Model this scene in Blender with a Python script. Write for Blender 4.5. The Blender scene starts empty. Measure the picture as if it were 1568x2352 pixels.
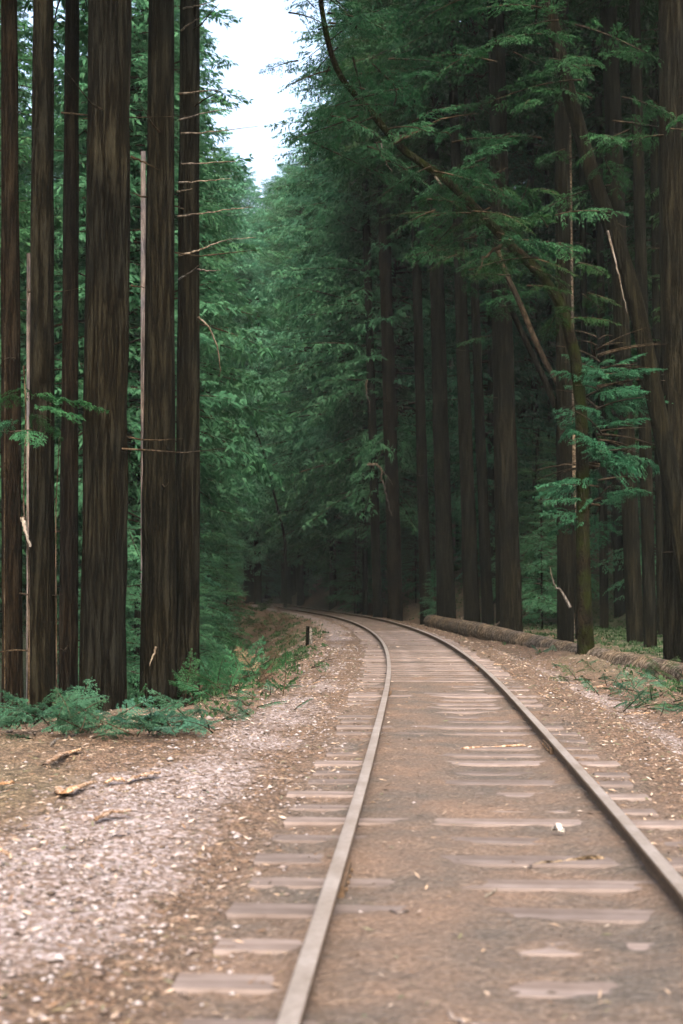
import bpy, bmesh, math, random
import numpy as np
from mathutils import Vector, Matrix, noise as mn
R = math.radians
rng = np.random.default_rng(7)
random.seed(7)
sc = bpy.context.scene
C = sc.collection

# ------------------------------------------------------------ camera, sky, sun, exposure
F_PX, YH, CAMH = 3266.0, 1350.0, 1.28          # focal length and horizon in a 1568 x 2352 frame; camera height over the rail tops
PITCH = math.atan((YH - 1176) / F_PX)
cam_d = bpy.data.cameras.new('camera'); cam = bpy.data.objects.new('camera', cam_d); C.objects.link(cam)
cam.location = (0, 0, CAMH); cam.rotation_euler = (math.pi / 2 + PITCH, 0, 0)
cam_d.sensor_fit = 'VERTICAL'; cam_d.sensor_height = 36; cam_d.sensor_width = 24; cam_d.lens = 50
cam_d.clip_start = .1; cam_d.clip_end = 2000
cam_d.dof.use_dof = True; cam_d.dof.focus_distance = 20; cam_d.dof.aperture_fstop = 2.4
sc.camera = cam
sc.render.engine = 'CYCLES'
sc.view_settings.view_transform = 'Standard'; sc.view_settings.look = 'None'
sc.view_settings.exposure = 2.3; sc.view_settings.gamma = 1
sc.cycles.max_bounces = 8; sc.cycles.diffuse_bounces = 6; sc.cycles.transmission_bounces = 6; sc.cycles.transparent_max_bounces = 4
sc.cycles.use_denoising = True; sc.cycles.sample_clamp_indirect = 3; sc.cycles.sample_clamp_direct = 12
HAZE = .0002
SUN_EL, SUN_AZ = 44, 174                       # soft light over the camera's right shoulder
w = bpy.data.worlds.new('World'); sc.world = w; w.use_nodes = True
nt = w.node_tree; bg = nt.nodes['Background']
sky = nt.nodes.new('ShaderNodeTexSky'); sky.sky_type = 'NISHITA'; sky.sun_disc = False
sky.sun_elevation = R(SUN_EL); sky.sun_rotation = R(SUN_AZ); sky.dust_density = 7; sky.air_density = 1.0; sky.ozone_density = .6
tn = nt.nodes.new('ShaderNodeMix'); tn.data_type = 'RGBA'; tn.blend_type = 'MULTIPLY'; tn.inputs[0].default_value = 1; tn.inputs[7].default_value = (1, .97, .92, 1)   # thin overcast: less blue than a clear sky
nt.links.new(sky.outputs[0], tn.inputs[6]); nt.links.new(tn.outputs[2], bg.inputs[0]); bg.inputs[1].default_value = .15
sd = bpy.data.lights.new('sun', 'SUN'); sd.energy = .5; sd.angle = R(40); sd.color = (1, .95, .88)
so = bpy.data.objects.new('sun', sd); C.objects.link(so)
# light travels from the sun (azimuth measured from +Y towards +X) down to the track
v = Vector((math.sin(R(SUN_AZ)) * math.cos(R(SUN_EL)), math.cos(R(SUN_AZ)) * math.cos(R(SUN_EL)), math.sin(R(SUN_EL))))
so.rotation_euler = v.to_track_quat('Z', 'Y').to_euler(); so.location = (0, 0, 60)

# ------------------------------------------------------------ helpers
def at(x, y, Y):
    """point at depth Y (metres ahead) seen at x, y of the 1568 x 2352 frame"""
    u = (x - 784) / F_PX; t = (1176 - y) / F_PX
    dy = math.cos(PITCH) - t * math.sin(PITCH); dz = math.sin(PITCH) + t * math.cos(PITCH)
    return Vector((u / dy * Y, Y, CAMH + dz / dy * Y))

def raw_mesh(name, V, Fc, k=None, smooth=False, mats=(), midx=None):
    """numpy vertices and faces (all with the same corner count) to a mesh"""
    V = np.asarray(V, np.float32); Fc = np.asarray(Fc, np.int32); k = Fc.shape[1]
    me = bpy.data.meshes.new(name)
    me.vertices.add(len(V)); me.vertices.foreach_set('co', V.ravel())
    me.loops.add(Fc.size); me.loops.foreach_set('vertex_index', Fc.ravel())
    me.polygons.add(len(Fc)); me.polygons.foreach_set('loop_start', np.arange(0, Fc.size, k, dtype=np.int32))
    try: me.polygons.foreach_set('loop_total', np.full(len(Fc), k, np.int32))
    except Exception: pass
    if smooth: me.polygons.foreach_set('use_smooth', np.ones(len(Fc), bool))
    for m in mats: me.materials.append(m)
    if midx is not None: me.polygons.foreach_set('material_index', np.asarray(midx, np.int32))
    me.update(calc_edges=True); return me

def link(name, me, parent=None, loc=None):
    o = bpy.data.objects.new(name, me); C.objects.link(o)
    if parent: o.parent = parent
    if loc is not None: o.location = loc
    return o

def tag(o, label=None, cat=None, group=None, kind=None):
    if label: o['label'] = label
    if cat: o['category'] = cat
    if group: o['group'] = group
    if kind: o['kind'] = kind
    return o

def ss(a, b, x):
    t = np.clip((x - a) / (b - a), 0, 1); return t * t * (3 - 2 * t)

class VN:      # lattice value noise, vectorised
    def __init__(s, seed):
        s.t = np.random.default_rng(seed).random((64, 64, 16)).astype(np.float32) * 2 - 1
    def __call__(s, x, y, z=0):
        x = np.asarray(x, float); y = np.asarray(y, float); z = np.asarray(z, float) + 0 * x
        xi, yi, zi = np.floor(x).astype(int), np.floor(y).astype(int), np.floor(z).astype(int)
        fx, fy, fz = x - xi, y - yi, z - zi
        fx = fx * fx * (3 - 2 * fx); fy = fy * fy * (3 - 2 * fy); fz = fz * fz * (3 - 2 * fz)
        g = lambda i, j, k: s.t[(xi + i) % 64, (yi + j) % 64, (zi + k) % 16]
        def l2(k): return (g(0,0,k)*(1-fx)+g(1,0,k)*fx)*(1-fy) + (g(0,1,k)*(1-fx)+g(1,1,k)*fx)*fy
        return l2(0) * (1 - fz) + l2(1) * fz
N1, N2, N3 = VN(1), VN(2), VN(3)

# track centre line
_cy = np.array([-60, -20, 0, 4.3, 8.3, 14.7, 20, 26, 33, 40, 48, 57, 66, 75, 84, 100, 125, 150, 163, 172, 185, 205, 240])
_cx = np.array([-1.6, -.3, .36, .59, .84, 1.16, 1.42, 1.62, 1.74, 1.70, 1.48, 1.02, .28, -.75, -1.95, -3.9, -6.5, -9.1, -9.5, -8.4, -4.5, 6, 30])
def _smooth_c():
    Y = np.arange(-60, 240, .25); X = np.interp(Y, _cy, _cx)
    k = np.hanning(49); k /= k.sum()
    Xp = np.pad(X, 24, mode='reflect', reflect_type='odd'); return Y, np.convolve(Xp, k, 'valid')
CY, CX = _smooth_c()
def xc(Y): return np.interp(Y, CY, CX)

def H(X, Y):
    """height of the forest floor (rail tops are z = 0)"""
    X = np.asarray(X, float); Y = np.asarray(Y, float)
    d = X - xc(Y); ad = np.abs(d)
    base = -.095 + .012 * N1(X * 1.7, Y * 1.7) + .01 * N2(X * 5, Y * 5)
    # left: level shoulder, then the bank drops to the ravine
    e = np.interp(Y, [0, 9, 13.5, 17, 25, 60], [5.2, 5.0, 4.5, 2.9, 2.3, 2.2])
    p = np.clip(-d - e, 0, None)
    soft = p * p / (p + .5)
    rav = -np.minimum(.62 * soft, 4.2 + .05 * soft)
    b = ss(62, 84, Y)
    q = np.clip(-d - 2.9, 0, None)
    bank = np.minimum(.55 * q * q / (q + .8), 2.4 + .1 * q)
    left = rav * (1 - b) + bank * b + .42 * np.clip(-d - 26, 0, 70)
    # right: level strip, then the hillside
    s = np.interp(Y, [0, 40, 52, 68, 76, 400], [13, 12, 9, 3.0, 2.1, 2.1])
    q = np.clip(d - s, 0, None)
    right = .62 * np.minimum(q * q / (q + 1.0), 8) + .36 * np.clip(q - 9, 0, 95)
    right = right - .22 * ss(1.6, 2.3, d) * (1 - ss(2.6, 3.6, d)) - (.12 + .32 * ss(50, 23, Y)) * ss(3.0, 5, d)
    z = base + np.where(d < 0, left, right)
    off = ss(1.3, 3.2, ad)
    z += off * (.05 * N1(X * .9, Y * .9) + .035 * N2(X * 2.6, Y * 2.6) + .02 * N3(X * 6, Y * 6))
    far = ss(4, 14, ad)
    z += far * (.35 * N3(X * .12, Y * .12) + .2 * N2(X * .4, Y * .4))
    z += .34 * np.clip(Y - 185, 0, 160) * (1 - .0 * ad)
    # dirt heaped over the sleepers near the left rail, swept clean farther on
    ins = ss(.78, .6, ad) * 1.0
    near = 1 - ss(17, 22, Y)
    z += ins * near * (.008 - .024 * ss(-.35, .1, d) * ss(.68, .5, d) + .009 * N2(X * .6 + 3, Y * .6) + .003 * N1(X * 7, Y * 7))
    z += ss(.8, .95, ad) * ss(1.9, 1.5, ad) * (.020 * N1(X * 1.3 + 9, Y * 1.3) - .016)
    z -= ss(20, 24, Y) * ss(50, 44, Y) * ss(1.5, 1.3, ad) * .012
    return z
def h(x, y): return float(H(np.array([x]), np.array([y]))[0])

# ------------------------------------------------------------ materials
def newmat(name, rough=.9):
    m = bpy.data.materials.new(name); m.use_nodes = True
    n = m.node_tree.nodes; b = n['Principled BSDF']; b.inputs['Roughness'].default_value = rough
    b.inputs['Specular IOR Level'].default_value = .25
    return m, n, m.node_tree.links, b
def nd(n, t, **kw):
    x = n.new(t)
    for k_, v_ in kw.items():
        if k_ in x.inputs.keys() if hasattr(x.inputs, 'keys') else False: x.inputs[k_].default_value = v_
        else: setattr(x, k_, v_)
    return x
def ramp(n, stops):
    r = n.new('ShaderNodeValToRGB'); e = r.color_ramp.elements
    while len(e) < len(stops): e.new(.5)
    for i, (p, c) in enumerate(stops): e[i].position = p; e[i].color = (*c, 1)
    return r
def mixc(n, l, fac, a, b, mode='MIX'):
    m = n.new('ShaderNodeMix'); m.data_type = 'RGBA'; m.blend_type = mode
    for s_, v_ in ((0, fac), (6, a), (7, b)):
        if hasattr(v_, 'is_output'): l.new(v_, m.inputs[s_])
        elif isinstance(v_, tuple): m.inputs[s_].default_value = (*v_, 1)
        else: m.inputs[s_].default_value = v_
    return m.outputs[2]
def tex(n, l, src, kind='Noise', scale=5, detail=4, rough=.6, sc3=None):
    if sc3:
        mp = n.new('ShaderNodeMapping'); mp.inputs['Scale'].default_value = sc3; l.new(src, mp.inputs[0]); src = mp.outputs[0]
    t = n.new('ShaderNodeTex' + kind); t.inputs['Scale'].default_value = scale
    if kind == 'Noise': t.inputs['Detail'].default_value = detail; t.inputs['Roughness'].default_value = rough
    l.new(src, t.inputs['Vector']); return t
def bump(n, l, hgt, b, strength=.5, dist=.02):
    x = n.new('ShaderNodeBump'); x.inputs['Strength'].default_value = strength; x.inputs['Distance'].default_value = dist
    l.new(hgt, x.inputs['Height']); l.new(x.outputs[0], b.inputs['Normal'])

def bark(name, dark, mid, light, moss=None, vs=.075, scale=19, bdist=.035):
    m, n, l, b = newmat(name, .95); b.inputs['Specular IOR Level'].default_value = .04
    tc = n.new('ShaderNodeTexCoord').outputs['Object']
    oi = n.new('ShaderNodeObjectInfo')
    ad = n.new('ShaderNodeVectorMath'); ad.operation = 'ADD'
    sc_ = n.new('ShaderNodeVectorMath'); sc_.operation = 'SCALE'; sc_.inputs[3].default_value = 17
    cb = n.new('ShaderNodeCombineXYZ'); l.new(oi.outputs['Random'], cb.inputs[0]); l.new(oi.outputs['Random'], cb.inputs[1])
    l.new(cb.outputs[0], sc_.inputs[0]); l.new(tc, ad.inputs[0]); l.new(sc_.outputs[0], ad.inputs[1]); v0 = ad.outputs[0]
    t1 = tex(n, l, v0, scale=scale * .55, detail=4, rough=.55, sc3=(1, 1, vs))
    t1.inputs['Distortion'].default_value = .25
    t2 = tex(n, l, v0, scale=scale * 3.5, detail=4, rough=.7, sc3=(1, 1, vs * 2.2))
    t3 = tex(n, l, v0, scale=.7, detail=3)
    s1 = n.new('ShaderNodeMath'); s1.operation = 'SUBTRACT'; l.new(t1.outputs['Fac'], s1.inputs[0]); s1.inputs[1].default_value = .5
    s2 = n.new('ShaderNodeMath'); s2.operation = 'ABSOLUTE'; l.new(s1.outputs[0], s2.inputs[0])
    s3 = n.new('ShaderNodeMath'); s3.operation = 'MULTIPLY_ADD'; l.new(t2.outputs['Fac'], s3.inputs[0]); s3.inputs[1].default_value = .16; l.new(s2.outputs[0], s3.inputs[2])
    r = ramp(n, [(.085, dark), (.125, mid), (.20, light)]); l.new(s3.outputs[0], r.inputs[0])
    r2 = ramp(n, [(.35, (.6, .6, .6)), (.65, (1.35, 1.35, 1.35))]); l.new(t2.outputs['Fac'], r2.inputs[0])
    c = mixc(n, l, 1.0, r.outputs[0], r2.outputs[0], 'MULTIPLY')
    r3 = ramp(n, [(.4, (.72, .74, .8)), (.62, (1.25, 1.15, 1.0))]); l.new(t3.outputs['Fac'], r3.inputs[0])
    c = mixc(n, l, 1.0, c, r3.outputs[0], 'MULTIPLY')
    if moss:
        t4 = tex(n, l, v0, scale=2.2, detail=6, rough=.7)
        r4 = ramp(n, [(.42, (0, 0, 0)), (.56, (1, 1, 1))]); l.new(t4.outputs['Fac'], r4.inputs[0])
        c = mixc(n, l, r4.outputs[0], c, moss)
    l.new(c, b.inputs['Base Color'])
    mx = n.new('ShaderNodeMath'); mx.operation = 'MINIMUM'; mx.inputs[1].default_value = .26; l.new(s3.outputs[0], mx.inputs[0])
    m4 = n.new('ShaderNodeMath'); m4.operation = 'MULTIPLY'; m4.inputs[1].default_value = 4; l.new(mx.outputs[0], m4.inputs[0])
    bump(n, l, m4.outputs[0], b, 1.0, bdist)
    return m
M = {}
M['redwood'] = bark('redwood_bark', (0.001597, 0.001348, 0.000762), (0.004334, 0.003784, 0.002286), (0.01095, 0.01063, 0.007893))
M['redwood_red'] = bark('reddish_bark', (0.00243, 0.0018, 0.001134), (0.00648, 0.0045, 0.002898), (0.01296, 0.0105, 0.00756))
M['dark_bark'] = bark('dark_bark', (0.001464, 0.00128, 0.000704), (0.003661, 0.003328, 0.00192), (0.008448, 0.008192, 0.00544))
M['pale_bark'] = bark('pale_bark', (0.06, 0.0512, 0.048), (0.108, 0.0936, 0.0904), (0.152, 0.136, 0.1344), scale=5)
M['moss_bark'] = bark('mossy_bark', (0.0026, 0.00195, 0.0013), (0.00585, 0.00455, 0.002925), (0.0143, 0.0117, 0.0078), moss=(0.0091, 0.01235, 0.0026), vs=.4)
M['log_bark'] = bark('log_bark', (.026, .020, .014), (.09, .071, .053), (.18, .15, .12), vs=1.0, scale=12)
M['dead_wood'] = bark('dead_wood', (0.052, 0.0429, 0.03445), (0.0975, 0.0845, 0.0715), (0.1755, 0.1625, 0.1463), vs=.2, scale=14, bdist=.004)
M['fresh_wood'] = bark('split_wood', (0.1071, 0.06375, 0.0374), (0.2066, 0.1403, 0.09817), (0.3213, 0.255, 0.2057), vs=1, scale=20, bdist=.004)
M['twig'] = bark('branch_bark', (.010, .008, .005), (.022, .017, .012), (.045, .036, .027), vs=.5, scale=10, bdist=.005)
M['post_wood'] = bark('post_wood', (.03, .028, .024), (.08, .075, .065), (.20, .19, .17), vs=.15, scale=20, bdist=.006)

def foliage(name, c0, c1, c2, trans=.4):
    m, n, l, b = newmat(name, .6); b.inputs['Specular IOR Level'].default_value = .15
    tc = n.new('ShaderNodeTexCoord').outputs['Object']; oi = n.new('ShaderNodeObjectInfo')
    t1 = tex(n, l, tc, scale=.55, detail=3); t2 = tex(n, l, tc, scale=7, detail=2)
    av = n.new('ShaderNodeMath'); av.operation = 'MULTIPLY_ADD'; av.inputs[1].default_value = .55
    l.new(t2.outputs['Fac'], av.inputs[0])
    m2 = n.new('ShaderNodeMath'); m2.operation = 'MULTIPLY'; m2.inputs[1].default_value = .45; l.new(t1.outputs['Fac'], m2.inputs[0])
    l.new(m2.outputs[0], av.inputs[2])
    r = ramp(n, [(.36, c0), (.5, c1), (.66, c2)]); l.new(av.outputs[0], r.inputs[0])
    hs = n.new('ShaderNodeHueSaturation'); l.new(r.outputs[0], hs.inputs['Color'])
    mr = n.new('ShaderNodeMapRange'); mr.inputs[3].default_value = .75; mr.inputs[4].default_value = 1.25
    l.new(oi.outputs['Random'], mr.inputs[0]); l.new(mr.outputs[0], hs.inputs['Value'])
    mr = n.new('ShaderNodeMapRange'); mr.inputs[3].default_value = .475; mr.inputs[4].default_value = .525
    l.new(oi.outputs['Random'], mr.inputs[0]); l.new(mr.outputs[0], hs.inputs['Hue'])
    l.new(hs.outputs[0], b.inputs['Base Color'])
    tr = n.new('ShaderNodeBsdfTranslucent'); l.new(hs.outputs[0], tr.inputs[0])
    mx = n.new('ShaderNodeMixShader'); mx.inputs[0].default_value = trans
    l.new(b.outputs[0], mx.inputs[1]); l.new(tr.outputs[0], mx.inputs[2])
    l.new(mx.outputs[0], n['Material Output'].inputs[0])
    return m
M['leaf'] = foliage('conifer_needles', (0.01105, 0.0527, 0.02125), (0.0221, 0.0918, 0.0391), (0.04675, 0.1445, 0.06375))
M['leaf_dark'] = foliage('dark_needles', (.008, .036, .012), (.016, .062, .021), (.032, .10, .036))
M['leaf_fresh'] = foliage('cut_needles', (.022, .075, .042), (.042, .12, .072), (.085, .18, .12))
M['leaf_lit'] = foliage('lit_needles', (0.0288, 0.104, 0.0512), (0.0512, 0.16, 0.08), (0.096, 0.232, 0.116))  # lighter copy of the needles; light falling on the foliage put into colour
M['herb'] = foliage('herb_green', (.018, .045, .016), (.030, .068, .025), (.055, .10, .044))
M['chip'] = bark('pale_chip', (.3, .28, .26), (.45, .42, .40), (.6, .57, .54))

# ------------------------------------------------------------ ground
def axis(*segs):
    out = []
    for a, b, s in segs: out.append(np.arange(a, b, s))
    return np.concatenate(out + [np.array([segs[-1][1]])])
def build_ground():
    ys = axis((-70, 0, 3), (0, 3, .5), (3, 14, .035), (14, 24, .07), (24, 55, .16), (55, 100, .4), (100, 200, 1.2), (200, 700, 12))
    ts = axis((-350, -60, 12), (-60, -14, 1.5), (-14, -6, .25), (-6, -3.2, .09), (-3.2, 3.4, .045), (3.4, 7, .10), (7, 16, .35), (16, 60, 1.5), (60, 350, 12))
    Yg, T = np.meshgrid(ys, ts, indexing='ij')
    X = T + xc(np.clip(Yg, -60, 200)); Z = H(X, Yg)
    d = X - xc(Yg); ad = np.abs(d)
    near = (Yg < 30) & (ad < 8)
    Z = Z + np.where(near, .012 * N1(X * 14, Yg * 14) + .007 * N3(X * 31, Yg * 31), 0) * np.where(ad < .95, .35, 1)
    ny, nx = X.shape
    V = np.stack([X.ravel(), Yg.ravel(), Z.ravel()], 1)
    i = np.arange(ny * nx).reshape(ny, nx)
    Fc = np.stack([i[:-1, :-1], i[:-1, 1:], i[1:, 1:], i[1:, :-1]], -1).reshape(-1, 4)
    # surface kinds: r = pale gravel, g = green litter, b = bed of the track
    n_ = N2(X * .8, Yg * .5) * .7 + N1(X * 2.2, Yg * 1.6) * .3
    c1 = np.interp(Yg, [0, 6, 12, 20, 35, 50, 200], [-2.3, -2.15, -1.9, -1.75, -1.75, -1.75, -1.75])
    wd = np.interp(Yg, [0, 10, 16, 30, 40, 200], [1.35, .9, .55, .4, .5, .55])
    g1 = (1 + .4 * np.clip(N3(X * .7, Yg * .7) * .6 + N1(X * 1.9, Yg * 1.9) * .5, -.8, .2)) * np.exp(-((d - c1) / wd) ** 2) * np.interp(Yg, [0, 6, 9, 14, 20, 28, 34, 44, 165, 175], [.5, .68, .9, .85, .6, .4, .6, 1.25, 1.25, 0])
    g2 = np.exp(-((d - 2.2) / .55) ** 2) * np.interp(Yg, [0, 8, 14, 24, 40, 60], [.2, .45, .75, .8, .4, .3])
    grav = np.clip(g1 + g2 + n_ * .35 * (ad > .9), 0, 1) * (ad > .85)
    bed = ss(1.45, .95, ad) * (Yg < 180)
    green = np.clip(ss(2.6, 4.2, ad) * .25 + n_ * .35 * ss(1.6, 3, ad), 0, 1)
    green = np.maximum(green, np.maximum(ss(3.0, 3.8, d) * .35, ss(5, 6.5, d) * .9) * (Yg < 60)); green = np.maximum(green, ss(9, 16, ad) * .95); green = np.maximum(green, ss(160, 172, Yg) * .95)
    col = np.stack([grav, green, bed, np.ones_like(bed)], -1).reshape(-1, 4).astype(np.float32)
    m, n, l, b = newmat('forest_floor', .95)
    geo = n.new('ShaderNodeNewGeometry').outputs['Position']
    at_ = n.new('ShaderNodeAttribute'); at_.attribute_name = 'kinds'
    sp = n.new('ShaderNodeSeparateColor'); l.new(at_.outputs['Color'], sp.inputs[0])
    nA = tex(n, l, geo, scale=9, detail=7, rough=.7); nB = tex(n, l, geo, scale=1.3, detail=4); nC = tex(n, l, geo, scale=45, detail=3, rough=.7)
    ve = tex(n, l, geo, 'Voronoi', scale=46); vf = tex(n, l, geo, 'Voronoi', scale=19)
    duff = ramp(n, [(.32, (0.02095, 0.0144, 0.009922)), (.46, (0.05936, 0.0396, 0.02824)), (.57, (0.1187, 0.08064, 0.05953)), (.70, (0.2235, 0.1836, 0.1526))]); l.new(nC.outputs['Fac'], duff.inputs[0])
    duf2 = ramp(n, [(.36, (.50, .52, .48)), (.62, (1.3, 1.22, 1.15))]); l.new(nA.outputs['Fac'], duf2.inputs[0])
    c = mixc(n, l, 1.0, duff.outputs[0], duf2.outputs[0], 'MULTIPLY')
    # green, mossy litter
    gr = ramp(n, [(.4, (.035, .035, .018)), (.62, (.07, .095, .05))]); l.new(nA.outputs['Fac'], gr.inputs[0])
    c = mixc(n, l, sp.outputs[1], c, gr.outputs[0])
    # dirt of the track bed
    bd = ramp(n, [(.3, (0.04077, 0.03034, 0.02296)), (.5, (0.08436, 0.06512, 0.05305)), (.68, (0.1336, 0.1095, 0.09502))]); l.new(nC.outputs['Fac'], bd.inputs[0])
    bd2 = ramp(n, [(.36, (.70, .76, .80)), (.64, (1.22, 1.08, .98))]); l.new(nB.outputs['Fac'], bd2.inputs[0])
    bdc = mixc(n, l, 1.0, bd.outputs[0], bd2.outputs[0], 'MULTIPLY')
    c = mixc(n, l, sp.outputs[2], c, bdc)
    # pale crushed rock, each stone with its own tone
    st = n.new('ShaderNodeSeparateColor'); l.new(ve.outputs['Color'], st.inputs[0])
    sr = ramp(n, [(.0, (0.0762, 0.05184, 0.0381)), (.35, (0.1101, 0.08294, 0.07258)), (.7, (0.1778, 0.1495, 0.1497)), (1, (0.2624, 0.2402, 0.2522))]); l.new(st.outputs[0], sr.inputs[0])
    mu = n.new('ShaderNodeMath'); mu.operation = 'MULTIPLY_ADD'; l.new(sp.outputs[0], mu.inputs[0]); mu.inputs[1].default_value = 1.0
    s3 = n.new('ShaderNodeMath'); s3.operation = 'SUBTRACT'; l.new(nA.outputs['Fac'], s3.inputs[0]); s3.inputs[1].default_value = 1.05
    l.new(s3.outputs[0], mu.inputs[2])
    cl = n.new('ShaderNodeMapRange'); cl.inputs[1].default_value = 0; cl.inputs[2].default_value = .25; l.new(mu.outputs[0], cl.inputs[0])
    c = mixc(n, l, cl.outputs[0], c, sr.outputs[0])
    l.new(c, b.inputs['Base Color'])
    hh = n.new('ShaderNodeMath'); hh.operation = 'MULTIPLY_ADD'; l.new(nC.outputs['Fac'], hh.inputs[0]); hh.inputs[1].default_value = 1.0
    l.new(vf.outputs['Distance'], hh.inputs[2])
    bump(n, l, hh.outputs[0], b, .8, .02)
    me = raw_mesh('ground', V, Fc, smooth=True, mats=(m,))
    ca = me.color_attributes.new('kinds', 'FLOAT_COLOR', 'POINT'); ca.data.foreach_set('color', col.ravel())
    tag(link('ground', me), kind='structure')
build_ground()

# ------------------------------------------------------------ track
def sweep_rail(side):
    prof = np.array([(-.033, 0), (-.029, .002), (.029, .002), (.033, 0), (.034, -.03), (.012, -.042), (.010, -.115), (.062, -.128), (.065, -.138),
                     (-.065, -.138), (-.062, -.128), (-.010, -.115), (-.012, -.042), (-.034, -.03)])
    ys = np.concatenate([np.arange(-12, 40, .5), np.arange(40, 236, 1.0)])
    cx = xc(ys); dx = np.gradient(cx, ys); n_ = np.sqrt(1 + dx * dx)
    nx, nyv = 1 / n_, -dx / n_
    k = len(prof); V = []
    for i, y in enumerate(ys):
        for a, z in prof:
            o = side * .7525 + a
            V.append((cx[i] + nx[i] * o, y + nyv[i] * o, z))
    idx = np.arange(len(ys) * k).reshape(len(ys), k)
    a, b_ = idx[:-1], idx[1:]
    Fc = np.stack([a, np.roll(a, -1, 1), np.roll(b_, -1, 1), b_], -1)
    mi = np.ones((len(ys) - 1, k), int); mi[:, 0:3] = 0
    return V, Fc.reshape(-1, 4), mi.ravel()
def rail_mats():
    m, n, l, b = newmat('rail_tread', .5)
    geo = n.new('ShaderNodeNewGeometry').outputs['Position']
    t = tex(n, l, geo, scale=30, detail=5); t2 = tex(n, l, geo, scale=2.5, detail=3)
    r = ramp(n, [(.3, (0.16, 0.1424, 0.1306)), (.7, (0.248, 0.228, 0.2162))]); l.new(t.outputs['Fac'], r.inputs[0])
    r2 = ramp(n, [(.35, (.8, .76, .72)), (.65, (1.12, 1.12, 1.14))]); l.new(t2.outputs['Fac'], r2.inputs[0])
    l.new(mixc(n, l, 1.0, r.outputs[0], r2.outputs[0], 'MULTIPLY'), b.inputs['Base Color']); b.inputs['Metallic'].default_value = .25
    m2, n, l, b = newmat('rail_rust', .9)
    geo = n.new('ShaderNodeNewGeometry').outputs['Position']
    t = tex(n, l, geo, scale=25, detail=5)
    r = ramp(n, [(.3, (.04, .026, .016)), (.7, (.11, .072, .046))]); l.new(t.outputs['Fac'], r.inputs[0])
    l.new(r.outputs[0], b.inputs['Base Color'])
    return m, m2
RT, RR = rail_mats()
track = bpy.data.objects.new('railway_track', None); C.objects.link(track)
tag(track, 'single railway track with rusty rails on half buried wooden sleepers, curving left into the forest', 'railway track')
def box_mesh(name, L, W, T_, mat, seed=0, nseg=16, rough=.006):
    """long plank with worn, wobbling edges and slightly split ends; top at z=0, length along x"""
    g = VN(seed + 100)
    prof = np.array([(-W/2, -T_), (-W/2, -.012), (-W/2 + .012, 0), (-W/6, -.002), (W/6, -.001), (W/2 - .012, 0), (W/2, -.012), (W/2, -T_)])
    xs = np.linspace(-L/2, L/2, nseg); V = []
    for i, x in enumerate(xs):
        for j, (a, z) in enumerate(prof):
            V.append((x + (rough * 2 * float(g(j * .9, i * 3.3)) if i in (0, nseg - 1) else 0),
                      a + rough * float(g(x * 2.5, j * .7)), z + rough * .8 * float(g(x * 3 + 7, j * 1.3, 3))))
    k = len(prof); idx = np.arange(nseg * k).reshape(nseg, k)
    a, b_ = idx[:-1], idx[1:]
    Fc = [tuple(q) for q in np.stack([a, b_, np.roll(b_, -1, 1), np.roll(a, -1, 1)], -1).reshape(-1, 4)]
    Fc += [tuple(idx[0]), tuple(idx[-1][::-1])]
    me = bpy.data.meshes.new(name); me.from_pydata(V, [], Fc); me.materials.append(mat); me.update(); return me
for s in (-1, 1):
    V, Fc, mi = sweep_rail(s); link('rail', raw_mesh('rail', V, Fc, mats=(RT, RR), midx=mi), track)
RAILS = [o for o in C.objects if o.name.startswith('rail') and o.parent == track]
def joint_bar(side, Y, inner):
    x0 = float(xc(Y)) + side * .7525 + inner * .030; a = -math.atan(xc(Y + .5) - xc(Y - .5))
    bm_ = bmesh.new(); bmesh.ops.create_cube(bm_, size=1)
    for v_ in bm_.verts: v_.co = (v_.co.x * .03, v_.co.y * .62, v_.co.z * .065 - .075)
    for k_ in range(4):
        r_ = bmesh.ops.create_cone(bm_, cap_ends=True, segments=6, radius1=.012, radius2=.010, depth=.02, matrix=Matrix.Translation((inner * .018, -.22 + k_ * .147, -.075)) @ Matrix.Rotation(math.pi / 2, 4, 'Y'))
    me = bpy.data.meshes.new('joint_bar'); bm_.to_mesh(me); bm_.free(); me.materials.append(RR)
    o = link('joint_bar', me, RAILS[0 if side < 0 else 1]); o.location = (x0, Y, 0); o.rotation_euler = (0, 0, a)
for s_, Y_ in ((1, 12.2), (-1, 6.7), (1, 24), (-1, 18.5)): joint_bar(s_, Y_, -s_)
def spikes():
    for ri, side in enumerate((-1, 1)):
        P = []
        for o in track.children:
            if not o.name.startswith('sleeper') or o.location.y > 22: continue
            for inn in (-1, 1):
                x0 = float(xc(o.location.y)) + side * .7525 + inn * .078; y0 = o.location.y + inn * .05
                V = np.array([(sx * .014, sy * .018, z) for z in (-.15, -.118) for sx, sy in ((-1, -1), (1, -1), (1, 1), (-1, 1))]) + [x0, y0, 0]
                P.append((V, np.array([(4, 5, 6, 7), (0, 1, 5, 4), (1, 2, 6, 5), (2, 3, 7, 6), (3, 0, 4, 7)])))
        for V, Fc in P: link('spike', raw_mesh('spike', V, Fc, mats=(RR,)), RAILS[ri])
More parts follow.
